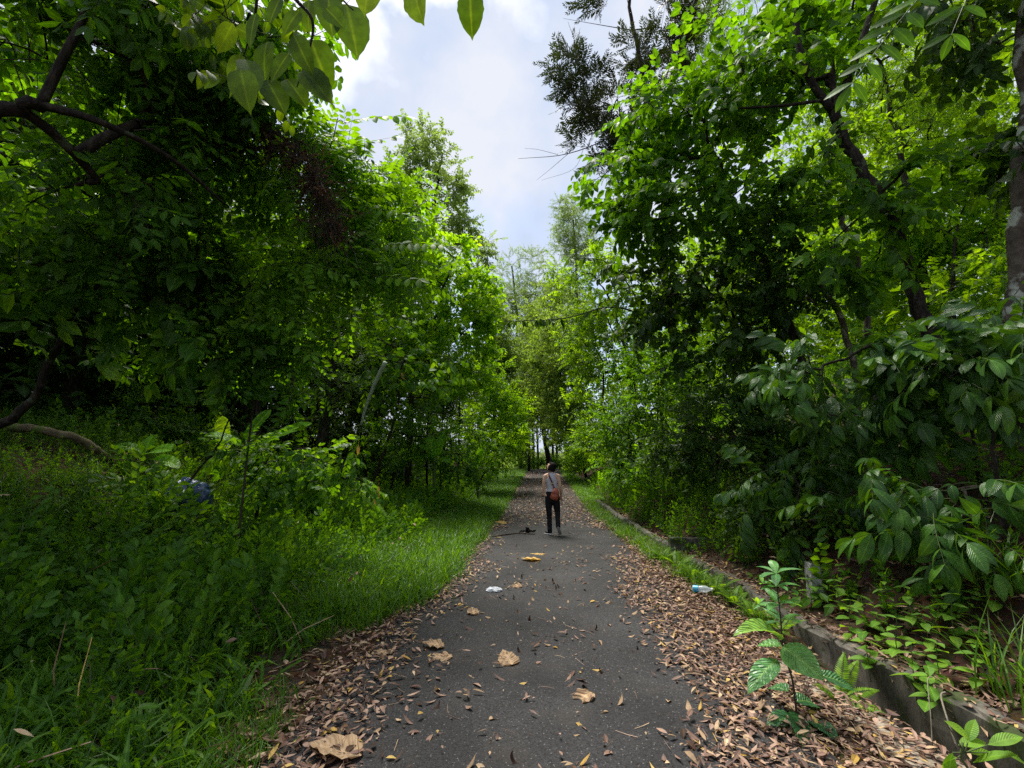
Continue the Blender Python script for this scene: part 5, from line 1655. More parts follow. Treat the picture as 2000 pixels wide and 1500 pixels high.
# ------------------------------------------------------------------ dead wood, dead vines
def dead_things():
    rng = np.random.default_rng(81)
    pts = smooth_path([P(-140, 822, 5.5), P(0, 832, 5.9), P(95, 842, 6.2), P(170, 866, 6.5), P(215, 900, 6.8)], 8)
    n = len(pts); pts = pts + rng.normal(0, .008, pts.shape)
    t = tube(pts, np.linspace(.07, .05, n) * rng.uniform(.9, 1.1, n), 10)
    o = obj('fallen_log', t, MT['moss_wood'], smooth=True, loc=pts[0])
    tag(o, 'mossy fallen log lying along the top of the leafy bank', 'log')
    th = thing('dried_vine', P(330, 250, 5.5), 'tangle of dead brown vine draped down through the feathered leaves', 'vine')
    T = Acc(); A = Acc()
    main = smooth_path([P(330, 250, 5.5), P(350, 330, 5.5), P(400, 300, 5.4), P(460, 240, 5.3), P(540, 260, 5.3), P(610, 330, 5.35), P(650, 440, 5.4)], 8)
    T.add(tube(main, np.linspace(.018, .008, len(main)), 5))
    side = smooth_path([P(460, 240, 5.3), P(480, 130, 5.2), P(420, 60, 5.1)], 6)
    T.add(tube(side, .008, 5))
    for k in range(330):
        j = rng.integers(len(main) * 30 // 100, len(main))
        p = main[j] + rng.normal(0, .05, 3)
        L_ = rng.uniform(.12, .6)
        d = np.array([rng.normal(0, .25), rng.normal(0, .25), -1.0])
        s = smooth_path([p, p + d * L_ * .5 + rng.normal(0, .06, 3), p + d * L_ + rng.normal(0, .08, 3)], 4)
        A.add(tube(s, .0035, 3, M=1, cap=False))
        for _ in range(2):
            e = nrm(rng.normal(size=3)) * rng.uniform(.1, .35)
            A.add(tube(smooth_path([p, p + e * .5 + rng.normal(0, .05, 3), p + e], 4), .0025, 3, M=1, cap=False))
        c = SPR['dead'][k % 3]
        A.add(c, frames((d + rng.normal(0, .4, 3))[None], rng.normal(size=(1, 3))) * rng.uniform(.35, .75), p[None], r=rng.random(1), keep=.5)
    obj('stem', T, MT['twig'], th, smooth=True)
    obj('foliage', A, [MT['dry_dark'], MT['twig']], th)
    # pale stalk leaning in the thicket
    pts = smooth_path([P(705, 830, 10.9), P(716, 790, 10.8), P(734, 745, 10.7), P(753, 707, 10.6)], 6)
    V = tube(pts, np.linspace(.03, .06, len(pts)), 6)
    b = pts[0]
    o = obj('dead_stalk', V, plain_mat('pale_stalk', (.34, .40, .30), .6, scale=12), smooth=True, loc=b)
    tag(o, 'pale dead palm stalk leaning up in front of the thicket', 'stalk')
    # roots hanging into the drain
    for (a, m_, b, lab) in (((1812, 1330), (1818, 1400), (1822, 1475), 'thin pale root hanging straight down the drain wall'), ((1838, 1360), (1852, 1410), (1870, 1462), 'thicker pale root bent over the edge of the drain wall')):
        Y = 3.3
        p = smooth_path([P(a[0] + 8, a[1] - 8, Y + .12), P(*a, Y), P(*m_, Y - .1), P(*b, Y - .15)], 5)
        o = obj('hanging_root', tube(p, .0055 if 'thick' in lab else .003, 5), MT['bark_pale'], smooth=True, loc=p[0])
        tag(o, lab, 'root')
    # withered yellow leaves caught in the thicket
    for i, (px, py, Y, s, lab) in enumerate([(738, 966, 8.4, .30, 'withered yellow leaf hanging beside the long fern frond'), (700, 880, 8.8, .2, 'single orange leaf caught in the dark thicket above the ferns'), (783, 738, 12.2, .3, 'yellow leaf hanging from the rounded leaf tree')]):
        A = Acc()
        c = P(px, py, Y)
        for k in range(4 if i == 0 else 1):
            d = nrm(np.array([rng.normal(0, .3), rng.normal(0, .2), -1 + rng.normal(0, .2)]))
            A.add(leaf(s * (.6 if i == 0 else 1), s * .3, 5, 'ovate', .3, .8, cols=2), frames(d[None], np.array([[.3, -1, .2]])), (c + [0, 0, s * .5 - k * .06])[None], r=np.array([.6]), keep=0)
        A.add(tube([c + [0, 0, s * .9], c + [0, 0, s * .4], c], .003, 3))
        o = obj('withered_leaf', A, MT['dry_yellow'], loc=c)
        tag(o, lab, 'leaf')
    # short twig clutter on the bank edge
dead_things()

# ------------------------------------------------------------------ rubbish and the post
def crumple(rng, n, rx, ry, rz, amp, freq=3.0, sharp=1.0):
    """lumpy folded skin of a bag or tissue"""
    nu, nv = n * 2, n
    u = np.linspace(0, 2 * PI, nu, endpoint=False); v = np.linspace(.02, PI - .02, nv)
    U, W = np.meshgrid(u, v)
    d = np.stack([np.sin(W) * np.cos(U), np.sin(W) * np.sin(U), np.cos(W)], -1).reshape(-1, 3)
    r = np.ones(len(d))
    for k in range(26):
        ax = nrm(rng.normal(size=3)); f = rng.uniform(.7, 2.2) * freq
        r += amp * (np.abs(np.sin(d @ ax * f + rng.random() * 6)) ** sharp - .5) / (1 + .12 * k)
    V = d * r[:, None] * np.array([rx, ry, rz])
    T = []
    for i in range(nv - 1):
        for j in range(nu):
            a, b = i * nu + j, i * nu + (j + 1) % nu
            T += [(a, a + nu, b + nu), (a, b + nu, b)]
    T += [(0, j, (j + 1) % nu) for j in range(1, nu - 1)] + [((nv - 1) * nu, (nv - 1) * nu + (j + 1) % nu, (nv - 1) * nu + j) for j in range(1, nu - 1)]
    return Tm(V, T)

def film_mat(name, cols, scale=5, rough=.3, trans=.4, alpha=1.0):
    m, nt, N, K = new_mat(name)
    out = N('ShaderNodeOutputMaterial'); pb = N('ShaderNodeBsdfPrincipled'); tr = N('ShaderNodeBsdfTranslucent'); ms = N('ShaderNodeMixShader')
    co = N('ShaderNodeTexCoord'); no = N('ShaderNodeTexNoise'); no.inputs['Scale'].default_value = scale; no.inputs['Detail'].default_value = 3
    K(co.outputs['Object'], no.inputs['Vector'])
    rp = N('ShaderNodeValToRGB'); e = rp.color_ramp.elements
    e[0].position = .38; e[0].color = (*cols[0], 1); e[1].position = .62; e[1].color = (*cols[1], 1)
    if len(cols) > 2:
        x = e.new(.7); x.color = (*cols[2], 1)
    K(no.outputs['Fac'], rp.inputs['Fac']); K(rp.outputs['Color'], pb.inputs['Base Color']); K(rp.outputs['Color'], tr.inputs['Color'])
    pb.inputs['Roughness'].default_value = rough; pb.inputs['Specular IOR Level'].default_value = .6
    ms.inputs['Fac'].default_value = trans
    K(pb.outputs[0], ms.inputs[1]); K(tr.outputs[0], ms.inputs[2])
    if alpha < 1:
        tp = N('ShaderNodeBsdfTransparent'); m2 = N('ShaderNodeMixShader'); m2.inputs['Fac'].default_value = alpha
        K(tp.outputs[0], m2.inputs[1]); K(ms.outputs[0], m2.inputs[2]); K(m2.outputs[0], out.inputs['Surface'])
    else:
        K(ms.outputs[0], out.inputs['Surface'])
    return m

def rubbish():
    rng = np.random.default_rng(85)
    c = P(368, 968, 6.6)
    c[2] = max(c[2], float(land(c[0], c[1])) + .1)
    c = c - [0, 0, .05]
    th = thing('plastic_bag', c - [0, 0, .2], 'crumpled blue plastic bag dumped in the undergrowth on the bank', 'plastic bag')
    film = film_mat('blue_film', [(.05, .085, .20), (.10, .16, .34), (.30, .36, .48)], 6, .3, .3)
    a = crumple(rng, 48, .22, .20, .19, .13, 3.2, .45); a.V += c
    obj('bag', a, film, th, smooth=True)
    b = crumple(rng, 20, .085, .08, .075, .2, 4, .7); b.V += c + [-.03, -.03, .19]
    obj('knot', b, film, th)
    hb = Acc()
    for k in range(34):
        g = c + [rng.uniform(-.6, .6), rng.uniform(-.65, -.25), 0]
        g[2] = float(land(g[0], g[1]))
        hb.add(SPR['mid'][k % 4], frames(np.array([[rng.normal(0, .3), rng.normal(0, .2), 1.]]), rng.normal(size=(1, 3))) * rng.uniform(.8, 1.5), g[None], r=rng.random(1), keep=.5)
    o = obj('herb', hb, [MT['herb'], MT['green_stem']], loc=c - [0, .4, .2])
    tag(o, 'leafy herb growing up in front of the blue bag', 'herb')
    # marker post
    b = hit(1594, 1172)
    th = thing('marker_post', b, 'short square concrete post with peeling white paint standing above the drain', 'post')
    pm = rough_mat('peeling_paint', [(.10, .09, .07), (.34, .34, .31), (.52, .52, .49)], 16, .85, .5, patch=((.05, .07, .03), 9, .55))
    sc_ = np.linalg.norm(b - [0, 0, CAM_H]) / FPX
    w = 17 * sc_ / 2; h = 52 * sc_
    V = []; T = []
    nz = 9
    for k in range(nz):
        z = -.05 + (h + .05) * k / (nz - 1)
        ww = w * (1 - .06 * k / nz)
        for x, y in ((-1, -1), (-.85, -1.06), (.85, -1.06), (1, -1), (1, 1), (-1, 1)):
            V.append((b[0] + x * ww + rng.normal(0, .002), b[1] + y * ww + rng.normal(0, .002), b[2] + z + (rng.normal(0, .006) if k == nz - 1 else 0)))
    for k in range(nz - 1):
        for j in range(6):
            a, c2 = k * 6 + j, k * 6 + (j + 1) % 6
            T += [(a, c2, c2 + 6), (a, c2 + 6, a + 6)]
    e = (nz - 1) * 6
    T += [(e, e + j, e + j + 1) for j in range(1, 5)]
    obj('shaft', Tm(V, T), pm, th)
    # bottle
    b = gpt(1.92, 6.25)
    th = thing('plastic_bottle', b, 'clear plastic bottle with a blue end lying in the grass beside the drain wall', 'bottle')
    d = nrm(np.array([.85, -.5, .10])); st = b + [-.09, .05, .075]
    prof = [(0, .012), (.004, .03), (.05, .033), (.07, .029), (.09, .033), (.14, .033), (.165, .022), (.185, .013), (.20, .013)]
    pts = np.array([st + d * s * 1.15 for s, _ in prof])
    obj('body', tube(pts, [r * 1.2 for _, r in prof], 14), film_mat('clear_plastic', [(.66, .74, .78), (.82, .86, .88)], 9, .15, .5, .55), th, smooth=True)
    obj('label', tube(np.array([st + d * s for s in (.012, .035, .075)]), [.041, .0415, .040], 14, cap=False), film_mat('blue_label', [(.03, .30, .52), (.10, .52, .72)], 12, .35, .2), th, smooth=True)
    obj('cap', tube(np.array([st + d * s for s in (.222, .245)]), [.018, .018], 12), plain_mat('white_cap', (.7, .72, .74)), th)
    # tissue
    b = hit(965, 1157)
    a = crumple(rng, 22, .05, .034, .016, .3, 5, .6); a.V += b + [0, 0, .03]
    o = obj('crumpled_tissue', a, film_mat('white_tissue', [(.62, .66, .70), (.80, .82, .84)], 20, .8, .3), loc=b)
    tag(o, 'crumpled white tissue on the asphalt near the grass side litter', 'tissue')
    # blackened clump and stick near the walker
    b = hit(1027, 1043)
    A = Acc()
    for k in range(26):
        d = nrm(np.array([rng.normal(0, 1), rng.normal(0, .6), rng.uniform(.0, .8)]))
        A.add(leaf(.13, .05, 3, 'lance', .7, 1.3), frames(d[None], rng.normal(size=(1, 3))), (b + [rng.normal(0, .07), rng.normal(0, .04), .02 + rng.random() * .04])[None], r=rng.random(1), keep=0)
    o = obj('dead_sprig', A, leaf_mat('black_dead_leaf', (.008, .007, .009), (.014, .012, .016), (.03, .027, .03), .1, .7, .2), loc=b)
    tag(o, 'blackened clump of dead leaves lying beside the walker', 'dead leaves')
    p = smooth_path([hit(962, 1050) + [0, 0, .02], hit(985, 1047) + [0, 0, .03], hit(1012, 1044) + [0, 0, .025], hit(1044, 1046) + [0, 0, .02]], 6)
    o = obj('fallen_branch', tube(p, np.linspace(.012, .02, len(p)), 6), MT['twig'], smooth=True, loc=p[0])
    tag(o, 'thin bare branch lying across the path edge under the black leaf clump', 'branch')
rubbish()

# ------------------------------------------------------------------ leaves one can count on the asphalt
def fallen_leaves():
    rng = np.random.default_rng(88)
    def curled(Ln, W, prof, fold, droop, rows=6, cols=2, rag=.15, wave=0.0):
        return leaf(Ln, W, rows, prof, fold, droop, cols=cols, rag=rag, rng=rng, wave=wave, nwave=3)
    def place(name, tm, mat, p, az, tilt, label, group=None, flip=False, lift=.012):
        me = tm if isinstance(tm, bpy.types.Mesh) else mesh_of(name, tm, [mat])
        o = bpy.data.objects.new(name, me)
        COL.objects.link(o)
        o.rotation_euler = (tilt[0] + (PI if flip else 0), tilt[1], az)
        o.location = (p[0], p[1], p[2] + lift)
        return tag(o, label, 'leaf', group)
    big = [((1001, 1306), .24, .19, 'dry_tan', 'large pale tan leaf lying alone in the middle of the asphalt', .3), ((868, 1270), .22, .13, 'dry_tan', 'tan leaf folded lengthwise, nearer the walker of two overlapping big leaves', 1.4),
           ((884, 1290), .26, .16, 'dry_tan', 'crumbling tan leaf under the folded one at the grass side of the asphalt', 1.2), ((925, 1206), .22, .14, 'dry_tan', 'tan curled leaf standing on edge on the grass side of the asphalt', .2),
           ((1156, 1362), .20, .15, 'dry_tan', 'ragged brown leaf with torn edges on the hillside half of the asphalt', 2.3), ((1057, 1097), .34, .25, 'dry_yellow', 'big orange leaf lying flat on the path, nearer the camera of a pair', 1.4),
           ((1066, 1085), .30, .20, 'dry_yellow', 'big yellow leaf lying just behind the orange one on the path', 1.1), ((770, 1279), .32, .18, 'dry_tan', 'large crumpled leaf at the edge of the litter near the grass', 1.5),
           ((527, 1392), .26, .17, 'dry', 'large curled orange brown leaf at the edge of the near grass', .8), ((553, 1462), .30, .18, 'dry', 'large wrinkled brown leaf below the curled one by the near grass', 1.2),
           ((705, 1488), .34, .24, 'dry_tan', 'broad cracked pale leaf cut by the bottom edge of the view', 1.5), ((1020, 1150), .20, .12, 'dry_tan', 'thin tan leaf lying flat at mid distance on the asphalt', 1.3), ((990, 1025), .32, .18, 'dry_yellow', 'bright yellow leaf on the path before the littered stretch', 1.5)]
    for (px, py), L_, W, mat, lab, az in big:
        b = hit(px, py)
        place('fallen_leaf', curled(L_, W, 'ovate', rng.uniform(-.25, .3), rng.uniform(-.5, .4), 9, 3, .22, .012), MT[mat], b, az + rng.normal(0, .2), (rng.normal(0, .1), rng.normal(0, .12)), lab, lift=.03)
    kinds = [('narrow pinkish brown leaf lying flat on the bare asphalt', 'dry', lambda: curled(rng.uniform(.09, .14), rng.uniform(.024, .034), 'lance', rng.uniform(.1, .7), rng.uniform(.2, .8)), 70),
             ('small pale tan leaf lying on the bare asphalt', 'dry_tan', lambda: curled(rng.uniform(.06, .11), rng.uniform(.024, .04), 'lance', rng.uniform(.1, .6), rng.uniform(.3, 1.2)), 45),
             ('small yellow leaf lying on the bare asphalt', 'dry_yellow', lambda: curled(rng.uniform(.06, .10), rng.uniform(.022, .034), 'lance', rng.uniform(.1, .5), rng.uniform(.2, .8)), 16),
             ('tightly curled dark brown leaf lying on the bare asphalt', 'dry_dark', lambda: curled(rng.uniform(.05, .09), rng.uniform(.02, .03), 'ellip', 1.0, rng.uniform(1, 2)), 26)]
    for lab, mat, f, n in kinds:
        meshes = [mesh_of('fallen_leaf', f(), [MT[mat]]) for _ in range(7)]
        for me in meshes:
            at = me.attributes['tint']
            at.data.foreach_set('value', np.full(len(me.vertices), rng.uniform(.15, .95), dtype=np.float32))
        k = 0
        while k < n:
            y = 2.5 + 7.0 * rng.random() ** 1.3
            x = rng.uniform(-1.2, 1.4)
            if float(litter_density(x, y)) > .35 or rng.random() > .35 + .65 * float(fnoise(x * 1.5 + 50, y * 1.1)) + .1:
                continue
            s = 1.0
            flip = rng.random() < .5
            place('fallen_leaf', meshes[k % 7], None, gpt(x, y, .012), rng.random() * 6.283, (rng.normal(0, .15), rng.normal(0, .2)), lab, 'leaves scattered on the bare asphalt', flip, lift=.012 if not flip else .006)
            k += 1
fallen_leaves()

# ------------------------------------------------------------------ the walker
def ellipsoid(c, r, n=14, R=None):
    u = np.linspace(0, 2 * PI, n * 2, endpoint=False); v = np.linspace(.001, PI - .001, n)
    U, W = np.meshgrid(u, v)
    V = np.stack([np.sin(W) * np.cos(U), np.sin(W) * np.sin(U), np.cos(W)], -1).reshape(-1, 3) * np.array(r)
    if R is not None:
        V = V @ np.asarray(R).T
    V = V + np.array(c)
    m = n * 2
    T = []
    for i in range(n - 1):
        for j in range(m):
            a, b = i * m + j, i * m + (j + 1) % m
            T += [(a, a + m, b + m), (a, b + m, b)]
    T += [(0, j, j + 1) for j in range(1, m - 1)] + [((n - 1) * m, (n - 1) * m + j + 1, (n - 1) * m + j) for j in range(1, m - 1)]
    return Tm(V, T)

def loft(secs, n=24):
    """closed loft of ellipses (centre, rx, ry)"""
    a = np.linspace(0, 2 * PI, n, endpoint=False)
    V = []
    for c, rx, ry in secs:
        V.append(np.stack([c[0] + rx * np.cos(a), c[1] + ry * np.sin(a), np.full(n, c[2])], 1))
    V = np.concatenate(V)
    T = []
    for k in range(len(secs) - 1):
        for j in range(n):
            p, q = k * n + j, k * n + (j + 1) % n
            T += [(p, q, q + n), (p, q + n, p + n)]
    e = (len(secs) - 1) * n
    T += [(0, j + 1, j) for j in range(1, n - 1)] + [(e, e + j, e + j + 1) for j in range(1, n - 1)]
    return Tm(V, T)

def limb(pts, rad, k=5, sides=12):
    q = smooth_path(pts, k)
    r = np.interp(np.linspace(0, len(rad) - 1, len(q)), np.arange(len(rad)), rad)
    A = Acc().add(tube(q, r, sides))
    A.add(ellipsoid(q[0], [r[0]] * 3, 8)); A.add(ellipsoid(q[-1], [r[-1]] * 3, 8))
    return A.tm()

def fused(name, tms, voxel, mat, parent, smooth=3):
    """merge overlapping volumes into one continuous skin"""
    A = Acc()
    for t in tms:
        A.add(t)
    tmp = bpy.data.objects.new(name, mesh_of(name, A.tm(), []))
    COL.objects.link(tmp)
    rm = tmp.modifiers.new('fuse', 'REMESH'); rm.mode = 'VOXEL'; rm.voxel_size = voxel; rm.use_smooth_shade = True
    sm = tmp.modifiers.new('soft', 'SMOOTH'); sm.iterations = smooth; sm.factor = .5
    dg = bpy.context.evaluated_depsgraph_get()
    me = bpy.data.meshes.new_from_object(tmp.evaluated_get(dg))
    me.name = name
    bpy.data.objects.remove(tmp)
    me.materials.clear(); me.materials.append(mat)
    me.polygons.foreach_set('use_smooth', np.ones(len(me.polygons), bool))
    o = bpy.data.objects.new(name, me)
    COL.objects.link(o)
    o.parent = parent
    return o

def walker():
    rng = np.random.default_rng(99)
    base = hit(1079, 1046)
    base[2] = float(land(base[0], base[1])) + .018
    th = thing('person', base, 'person in grey tank top and black trousers walking away along the path', 'person')
    skin = plain_mat('skin', (.58, .36, .25), .5, .35, .08, 30)
    black = plain_mat('black_cloth', (.012, .012, .014), .85, .2, .3, 40)
    grey = plain_mat('grey_jersey', (.50, .48, .53), .85, .2, .12, 60)
    hairm = rough_mat('black_hair', [(.006, .005, .005), (.018, .015, .014)], 60, .65, .5, stretch=(1, 1, .15), spec=.05)
    white = plain_mat('white_rubber', (.72, .71, .69), .6, .3, .1)
    sole_g = plain_mat('grey_sole', (.26, .24, .22), .8, .2, .2)
    V3 = lambda *a: np.array(a, float)
    # head: looks towards the bank and upwards
    f = nrm(V3(-.86, .38, .34)); rt_ = nrm(np.cross(f, V3(0, 0, 1))); up = np.cross(rt_, f)
    Rh = np.stack([rt_, f, up], 1)
    hc = V3(-.005, .0, 1.485)
    H = lambda x, y, z: hc + Rh @ V3(x, y, z)
    head = [ellipsoid(hc, (.072, .090, .092), 16, Rh), ellipsoid(H(0, .028, -.045), (.056, .062, .068), 14, Rh), ellipsoid(H(0, .072, -.078), (.022, .020, .018), 10, Rh),
            limb([H(0, .083, .012), H(0, .098, -.014), H(0, .108, -.030)], [.008, .010, .013]), ellipsoid(H(0, .086, -.052), (.022, .013, .010), 8, Rh),
            ellipsoid(H(.072, -.005, -.02), (.010, .020, .032), 8, Rh), ellipsoid(H(-.072, -.005, -.02), (.010, .020, .032), 8, Rh), limb([H(-.03, .075, .02), H(0, .08, .024), H(.03, .075, .02)], [.014, .014, .014])]
    neck = limb([(0, -.005, 1.28), (0, .0, 1.35), (-.004, .006, 1.43)], [.060, .046, .046])
    torso = loft([((.01, 0, .80), .135, .095), ((.008, 0, .90), .138, .10), ((.004, 0, 1.0), .108, .082), ((0, 0, 1.10), .118, .09), ((0, 0, 1.20), .135, .098), ((0, 0, 1.27), .140, .085), ((0, 0, 1.315), .095, .062), ((0, 0, 1.34), .055, .05)])
    sh = [limb([(-.085, 0, 1.295), (-.142, .0, 1.272)], [.048, .046]), limb([(.085, 0, 1.295), (.142, 0, 1.272)], [.048, .046])]
    armL = limb([(-.142, 0, 1.27), (-.170, -.01, 1.14), (-.182, -.012, 1.02), (-.196, .012, .90), (-.195, .035, .795)], [.046, .041, .034, .033, .022])
    armR = limb([(.142, 0, 1.27), (.172, -.02, 1.14), (.188, -.03, 1.02), (.205, .03, .92), (.205, .10, .84)], [.046, .041, .034, .033, .022])
    def hand(w, d, thumb):
        d = nrm(d); side = nrm(np.cross(d, thumb)); th_ = nrm(np.asarray(thumb) - d * np.dot(thumb, d))
        out = [ellipsoid(w + d * .045, (.012, .036, .050), 10, np.stack([side, th_, d], 1))]
        for k, (o, ln) in enumerate(((.027, .070), (.010, .080), (-.008, .074), (-.025, .058))):
            b = w + d * .082 + th_ * o
            out.append(limb([b - d * .02, b + d * ln * .5 + side * .006, b + d * ln * .95 + side * .022], [.0088, .0082, .0068], 4, 8))
        b = w + d * .03 + th_ * .026
        out.append(limb([b, b + th_ * .024 + d * .022, b + th_ * .028 + d * .055], [.0105, .0095, .0075], 4, 8))
        return out
    handL = hand(V3(-.195, .035, .795), V3(.06, .12, -1), V3(.2, 1, .1))
    handR = hand(V3(.205, .10, .84), V3(-.05, .45, -.9), V3(-.8, .6, .3))
    kneeL, ankL = V3(-.066, .025, .47), V3(-.058, .0, .095)
    kneeR, ankR = V3(.118, .055, .47), V3(.124, -.205, .205)
    legs = [limb([(-.07, 0, .84), kneeL, ankL], [.080, .050, .036]), limb([(.08, 0, .84), kneeR, ankR], [.080, .050, .036]),
            limb([ankL, ankL + V3(-.05, .035, -.045), ankL + V3(-.11, .08, -.062)], [.032, .018, .008]), limb([ankR, ankR + V3(.02, .01, -.07), ankR + V3(.045, .075, -.155)], [.034, .026, .014])]
    # placed at the thing's origin: children are local
    fused('body', head + [neck, torso] + sh + [armL, armR] + handL + handR + legs, .0062, skin, th, 4)
    # hair: short bob, longer at the nape
    hs = [ellipsoid(H(0, -.030, .026), (.081, .080, .083), 18, Rh), ellipsoid(H(0, -.055, -.030), (.070, .054, .080), 16, Rh), ellipsoid(H(.055, -.02, -.02), (.034, .055, .062), 12, Rh), ellipsoid(H(-.055, -.02, -.02), (.034, .055, .062), 12, Rh), ellipsoid(H(0, .040, .068), (.056, .036, .026), 12, Rh)]
    for k in range(60):
        a = rng.uniform(-2.3, 2.3) - PI / 2
        x, y = .075 * math.cos(a), .078 * math.sin(a) - .015
        t0 = H(x * .95, y, .03); t1 = H(x * 1.1, y * 1.08, -.03); t2 = H(x * 1.0, y * 1.05, -.085 + rng.uniform(-.025, .02))
        hs.append(limb([t0, t1, t2], [.010, .011, .005], 3, 6))
    fused('hair', hs, .006, hairm, th, 1)
    ey = Acc()
    for s in (-1, 1):
        obj('eye', Tm(ellipsoid(H(s * .030, .079, .008), (.010, .007, .006), 8, Rh).V + base, ellipsoid((0, 0, 0), (1, 1, 1), 8).T), plain_mat('dark_eye', (.02, .015, .012), .3, .5), th, smooth=True)
    t = ellipsoid(H(0, .097, -.053), (.018, .004, .004), 8, Rh); t.V = t.V + base
    obj('mouth', t, plain_mat('lips', (.30, .10, .09), .5), th, smooth=True)
    # tank top with a scooped racer back
    g = 1.06
    top = loft([((.006, 0, .93), .138, .108), ((.004, 0, 1.0), .119, .094), ((0, 0, 1.10), .127, .099), ((0, 0, 1.19), .138, .105), ((0, -.002, 1.25), .118, .100), ((0, -.004, 1.29), .095, .082), ((0, -.004, 1.33), .070, .066), ((0, 0, 1.352), .058, .058)])
    fused('tank_top', [top, limb([(-.055, .035, 1.31), (-.065, -.01, 1.335), (-.06, -.05, 1.30)], [.020, .020, .020]), limb([(.055, .035, 1.31), (.065, -.01, 1.335), (.06, -.05, 1.30)], [.020, .020, .020])], .008, grey, th, 3)
    tr = [loft([((.01, 0, .70), .135, .105), ((.01, 0, .80), .150, .115), ((.01, 0, .88), .148, .113), ((.006, 0, .955), .126, .102), ((.005, 0, .985), .118, .097)]),
          limb([(-.065, 0, .80), (-.074, .012, .62), kneeL, kneeL * .5 + ankL * .5, ankL + [0, 0, -.01]], [.092, .080, .064, .056, .055]),
          limb([(.085, 0, .80), (.105, .03, .62), kneeR, kneeR * .5 + ankR * .5 + [0, .01, 0], ankR + [0, .005, .0]], [.092, .080, .064, .055, .052])]
    for k in range(14):   # soft folds behind the knees and at the ankles
        z = rng.choice([.10, .13, .45, .50, .72])
        p = V3(-.06, .0, z)
        tr.append(limb([p + [-.05, -.03 + rng.normal(0, .01), rng.normal(0, .015)], p + [0, -.058, rng.normal(0, .015)], p + [.05, -.03, rng.normal(0, .02)]], [.008, .012, .008], 3, 6))
    fused('trousers', tr, .009, black, th, 3)
    # shoes
    def shoe(heel, toe, upv, name_mat, sole_mat, thick):
        d = nrm(toe - heel); upv = nrm(upv - d * np.dot(upv, d)); s = np.cross(d, upv)
        L_ = np.linalg.norm(toe - heel)
        R = np.stack([s, d, upv], 1)
        C = lambda x, y, z: heel + R @ V3(x, y, z)
        o = fused('shoe', [ellipsoid(C(0, L_ * .28, .036), (.034, L_ * .30, .034), 12, R), ellipsoid(C(0, L_ * .66, .028), (.041, L_ * .33, .026), 12, R), ellipsoid(C(0, .03, .05), (.032, .034, .042), 10, R)], .006, name_mat, th, 2)
        sl = fused('sole', [ellipsoid(C(0, L_ * .22, .004), (.036, L_ * .24, thick), 12, R), ellipsoid(C(0, L_ * .66, .004), (.044, L_ * .35, thick), 12, R), ellipsoid(C(0, L_ * .45, .004), (.034, L_ * .4, thick), 12, R)], .005, sole_mat, o, 1)
        return o
    shoe(V3(-.015, -.05, .014), V3(-.175, .115, .012), V3(0, 0, 1), black, white, .022)
    shoe(V3(.118, -.262, .205), V3(.172, -.135, .020), V3(0, .75, .55), white, sole_g, .014)
    # watch on the near wrist
    obj('wristwatch', Tm(tube(np.array([(-.1965, .022, .845), (-.196, .027, .825)]), [.029, .029], 14).V + base, tube(np.array([(0, 0, 0), (0, 0, .02)]), [.029, .029], 14).T), black, th)

    # sling bag: carried, so a thing of its own
    leather = rough_mat('tan_leather', [(.22, .045, .020), (.34, .078, .036), (.42, .11, .05)], 14, .5, .3, spec=.45, dist=.006)
    dark = plain_mat('dark_strap', (.10, .022, .014), .55, .35, .25)
    bb = base + [.085, -.16, .86]
    bg = thing('sling_bag', bb, 'reddish brown leather sling bag worn across the back of the walker', 'bag')
    def rot(p, a=-.30, c=(.06, -.155, .90)):
        p = np.asarray(p, float) - c
        return np.stack([p[:, 0] * math.cos(a) - p[:, 2] * math.sin(a), p[:, 1], p[:, 0] * math.sin(a) + p[:, 2] * math.cos(a)], 1) * [1, 1, 1] + c
    def sq(secs, n=28, e=2.8):
        a = np.linspace(0, 2 * PI, n, endpoint=False)
        V = []
        for z, x, y, rx, ry in secs:
            ca, sa = np.cos(a), np.sin(a)
            V.append(np.stack([x + rx * np.sign(ca) * np.abs(ca) ** (2 / e), y + ry * np.sign(sa) * np.abs(sa) ** (2 / e), np.full(n, z)], 1))
        return np.concatenate(V), n, len(secs)
    base_secs = [(.765, .075, -.155, .060, .030), (.775, .075, -.156, .082, .044), (.80, .075, -.157, .090, .050), (.87, .074, -.158, .088, .050), (.93, .07, -.155, .078, .044), (.98, .068, -.150, .060, .034), (1.01, .066, -.146, .042, .022)]
    V, n, m = sq(base_secs)
    V = rot(V)
    Lt = loft([((0, 0, k), 1, 1) for k in range(m)], n)
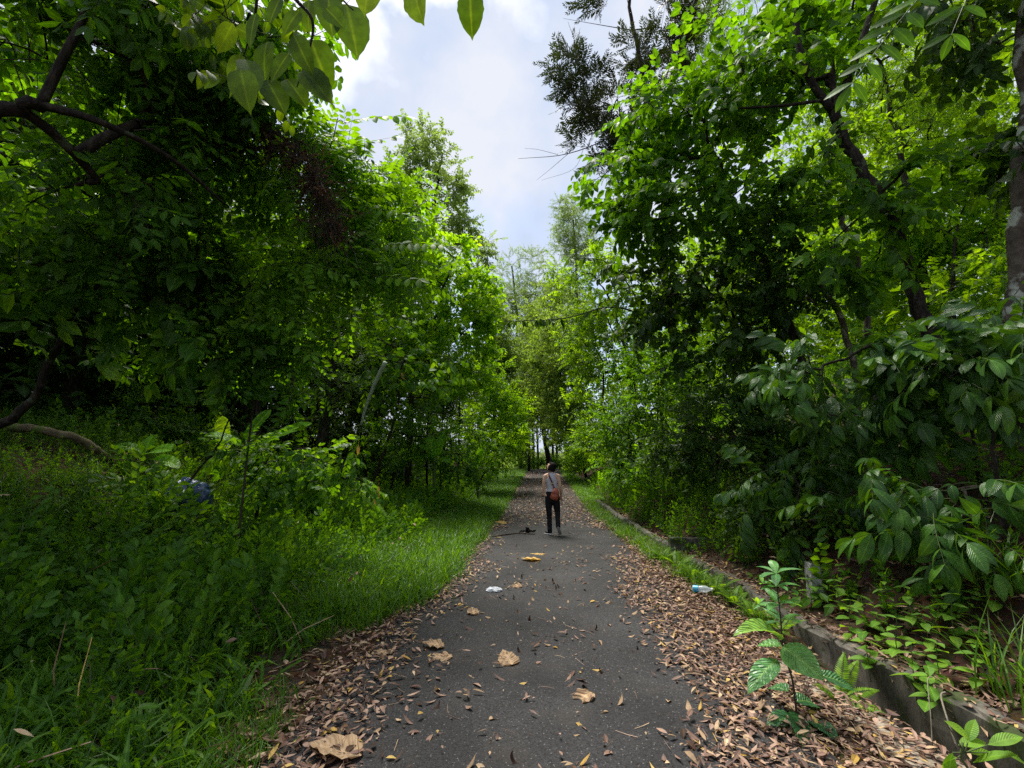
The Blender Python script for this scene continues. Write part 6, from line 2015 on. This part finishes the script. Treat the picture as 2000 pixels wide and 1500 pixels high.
    # local to the bag's own empty
    def part(nm, tm, mat, par=bg, smooth=True):
        t2 = Tm(tm.V + base, tm.T)
        return obj(nm, t2, mat, par, smooth=smooth)
    pouch = part('pouch', Tm(V, Lt.T), leather)
    V2, n2, m2 = sq([(.905, .072, -.172, .078, .046), (.92, .071, -.174, .080, .048), (.965, .069, -.166, .068, .043), (1.0, .067, -.156, .052, .034), (1.018, .066, -.148, .036, .022)])
    Lt2 = loft([((0, 0, k), 1, 1) for k in range(m2)], n2)
    part('flap', Tm(rot(V2), Lt2.T), leather)
    V4, n4, m4 = sq([(.79, .075, -.2, .05, .012), (.80, .075, -.206, .056, .014), (.86, .075, -.207, .055, .014), (.875, .075, -.203, .048, .012)])
    part('pocket', Tm(rot(V4), loft([((0, 0, k), 1, 1) for k in range(m4)], n4).T), leather)
    # strap: bag top, up the back over one shoulder, down the front, back under the other arm
    sp = smooth_path([(.055, -.150, 1.0), (.015, -.122, 1.12), (-.03, -.118, 1.22), (-.065, -.092, 1.31), (-.072, -.01, 1.362), (-.055, .075, 1.30), (.02, .122, 1.15), (.10, .105, 1.02), (.155, .02, .93), (.145, -.10, .86), (.13, -.14, .83)], 7)
    tan = nrm(np.gradient(sp, axis=0)); cen = np.array([0, 0, 1]) * sp[:, 2:3]
    nor = sp - cen; nor[:, 2] = np.where(sp[:, 2] > 1.3, .12, 0); nor = nrm(nor - tan * (nor * tan).sum(1, keepdims=True))
    w = np.cross(tan, nor) * .016
    o_ = nor * .004
    V = np.stack([sp + w, sp + w + o_, sp - w + o_, sp - w], 1).reshape(-1, 3)
    T = []
    for k in range(len(sp) - 1):
        for j in range(4):
            a, b = k * 4 + j, k * 4 + (j + 1) % 4
            T += [(a, b, b + 4), (a, b + 4, a + 4)]
    e = (len(sp) - 1) * 4
    T += [(0, 1, 2), (0, 2, 3), (e, e + 2, e + 1), (e, e + 3, e + 2)]
    part('strap', Tm(V, T), dark, smooth=False)
    part('buckle', box_tm(-.012, .022, -.142, -.128, 1.105, 1.135), plain_mat('brass', (.5, .35, .12), .35, .6, .1), smooth=False)
walker()
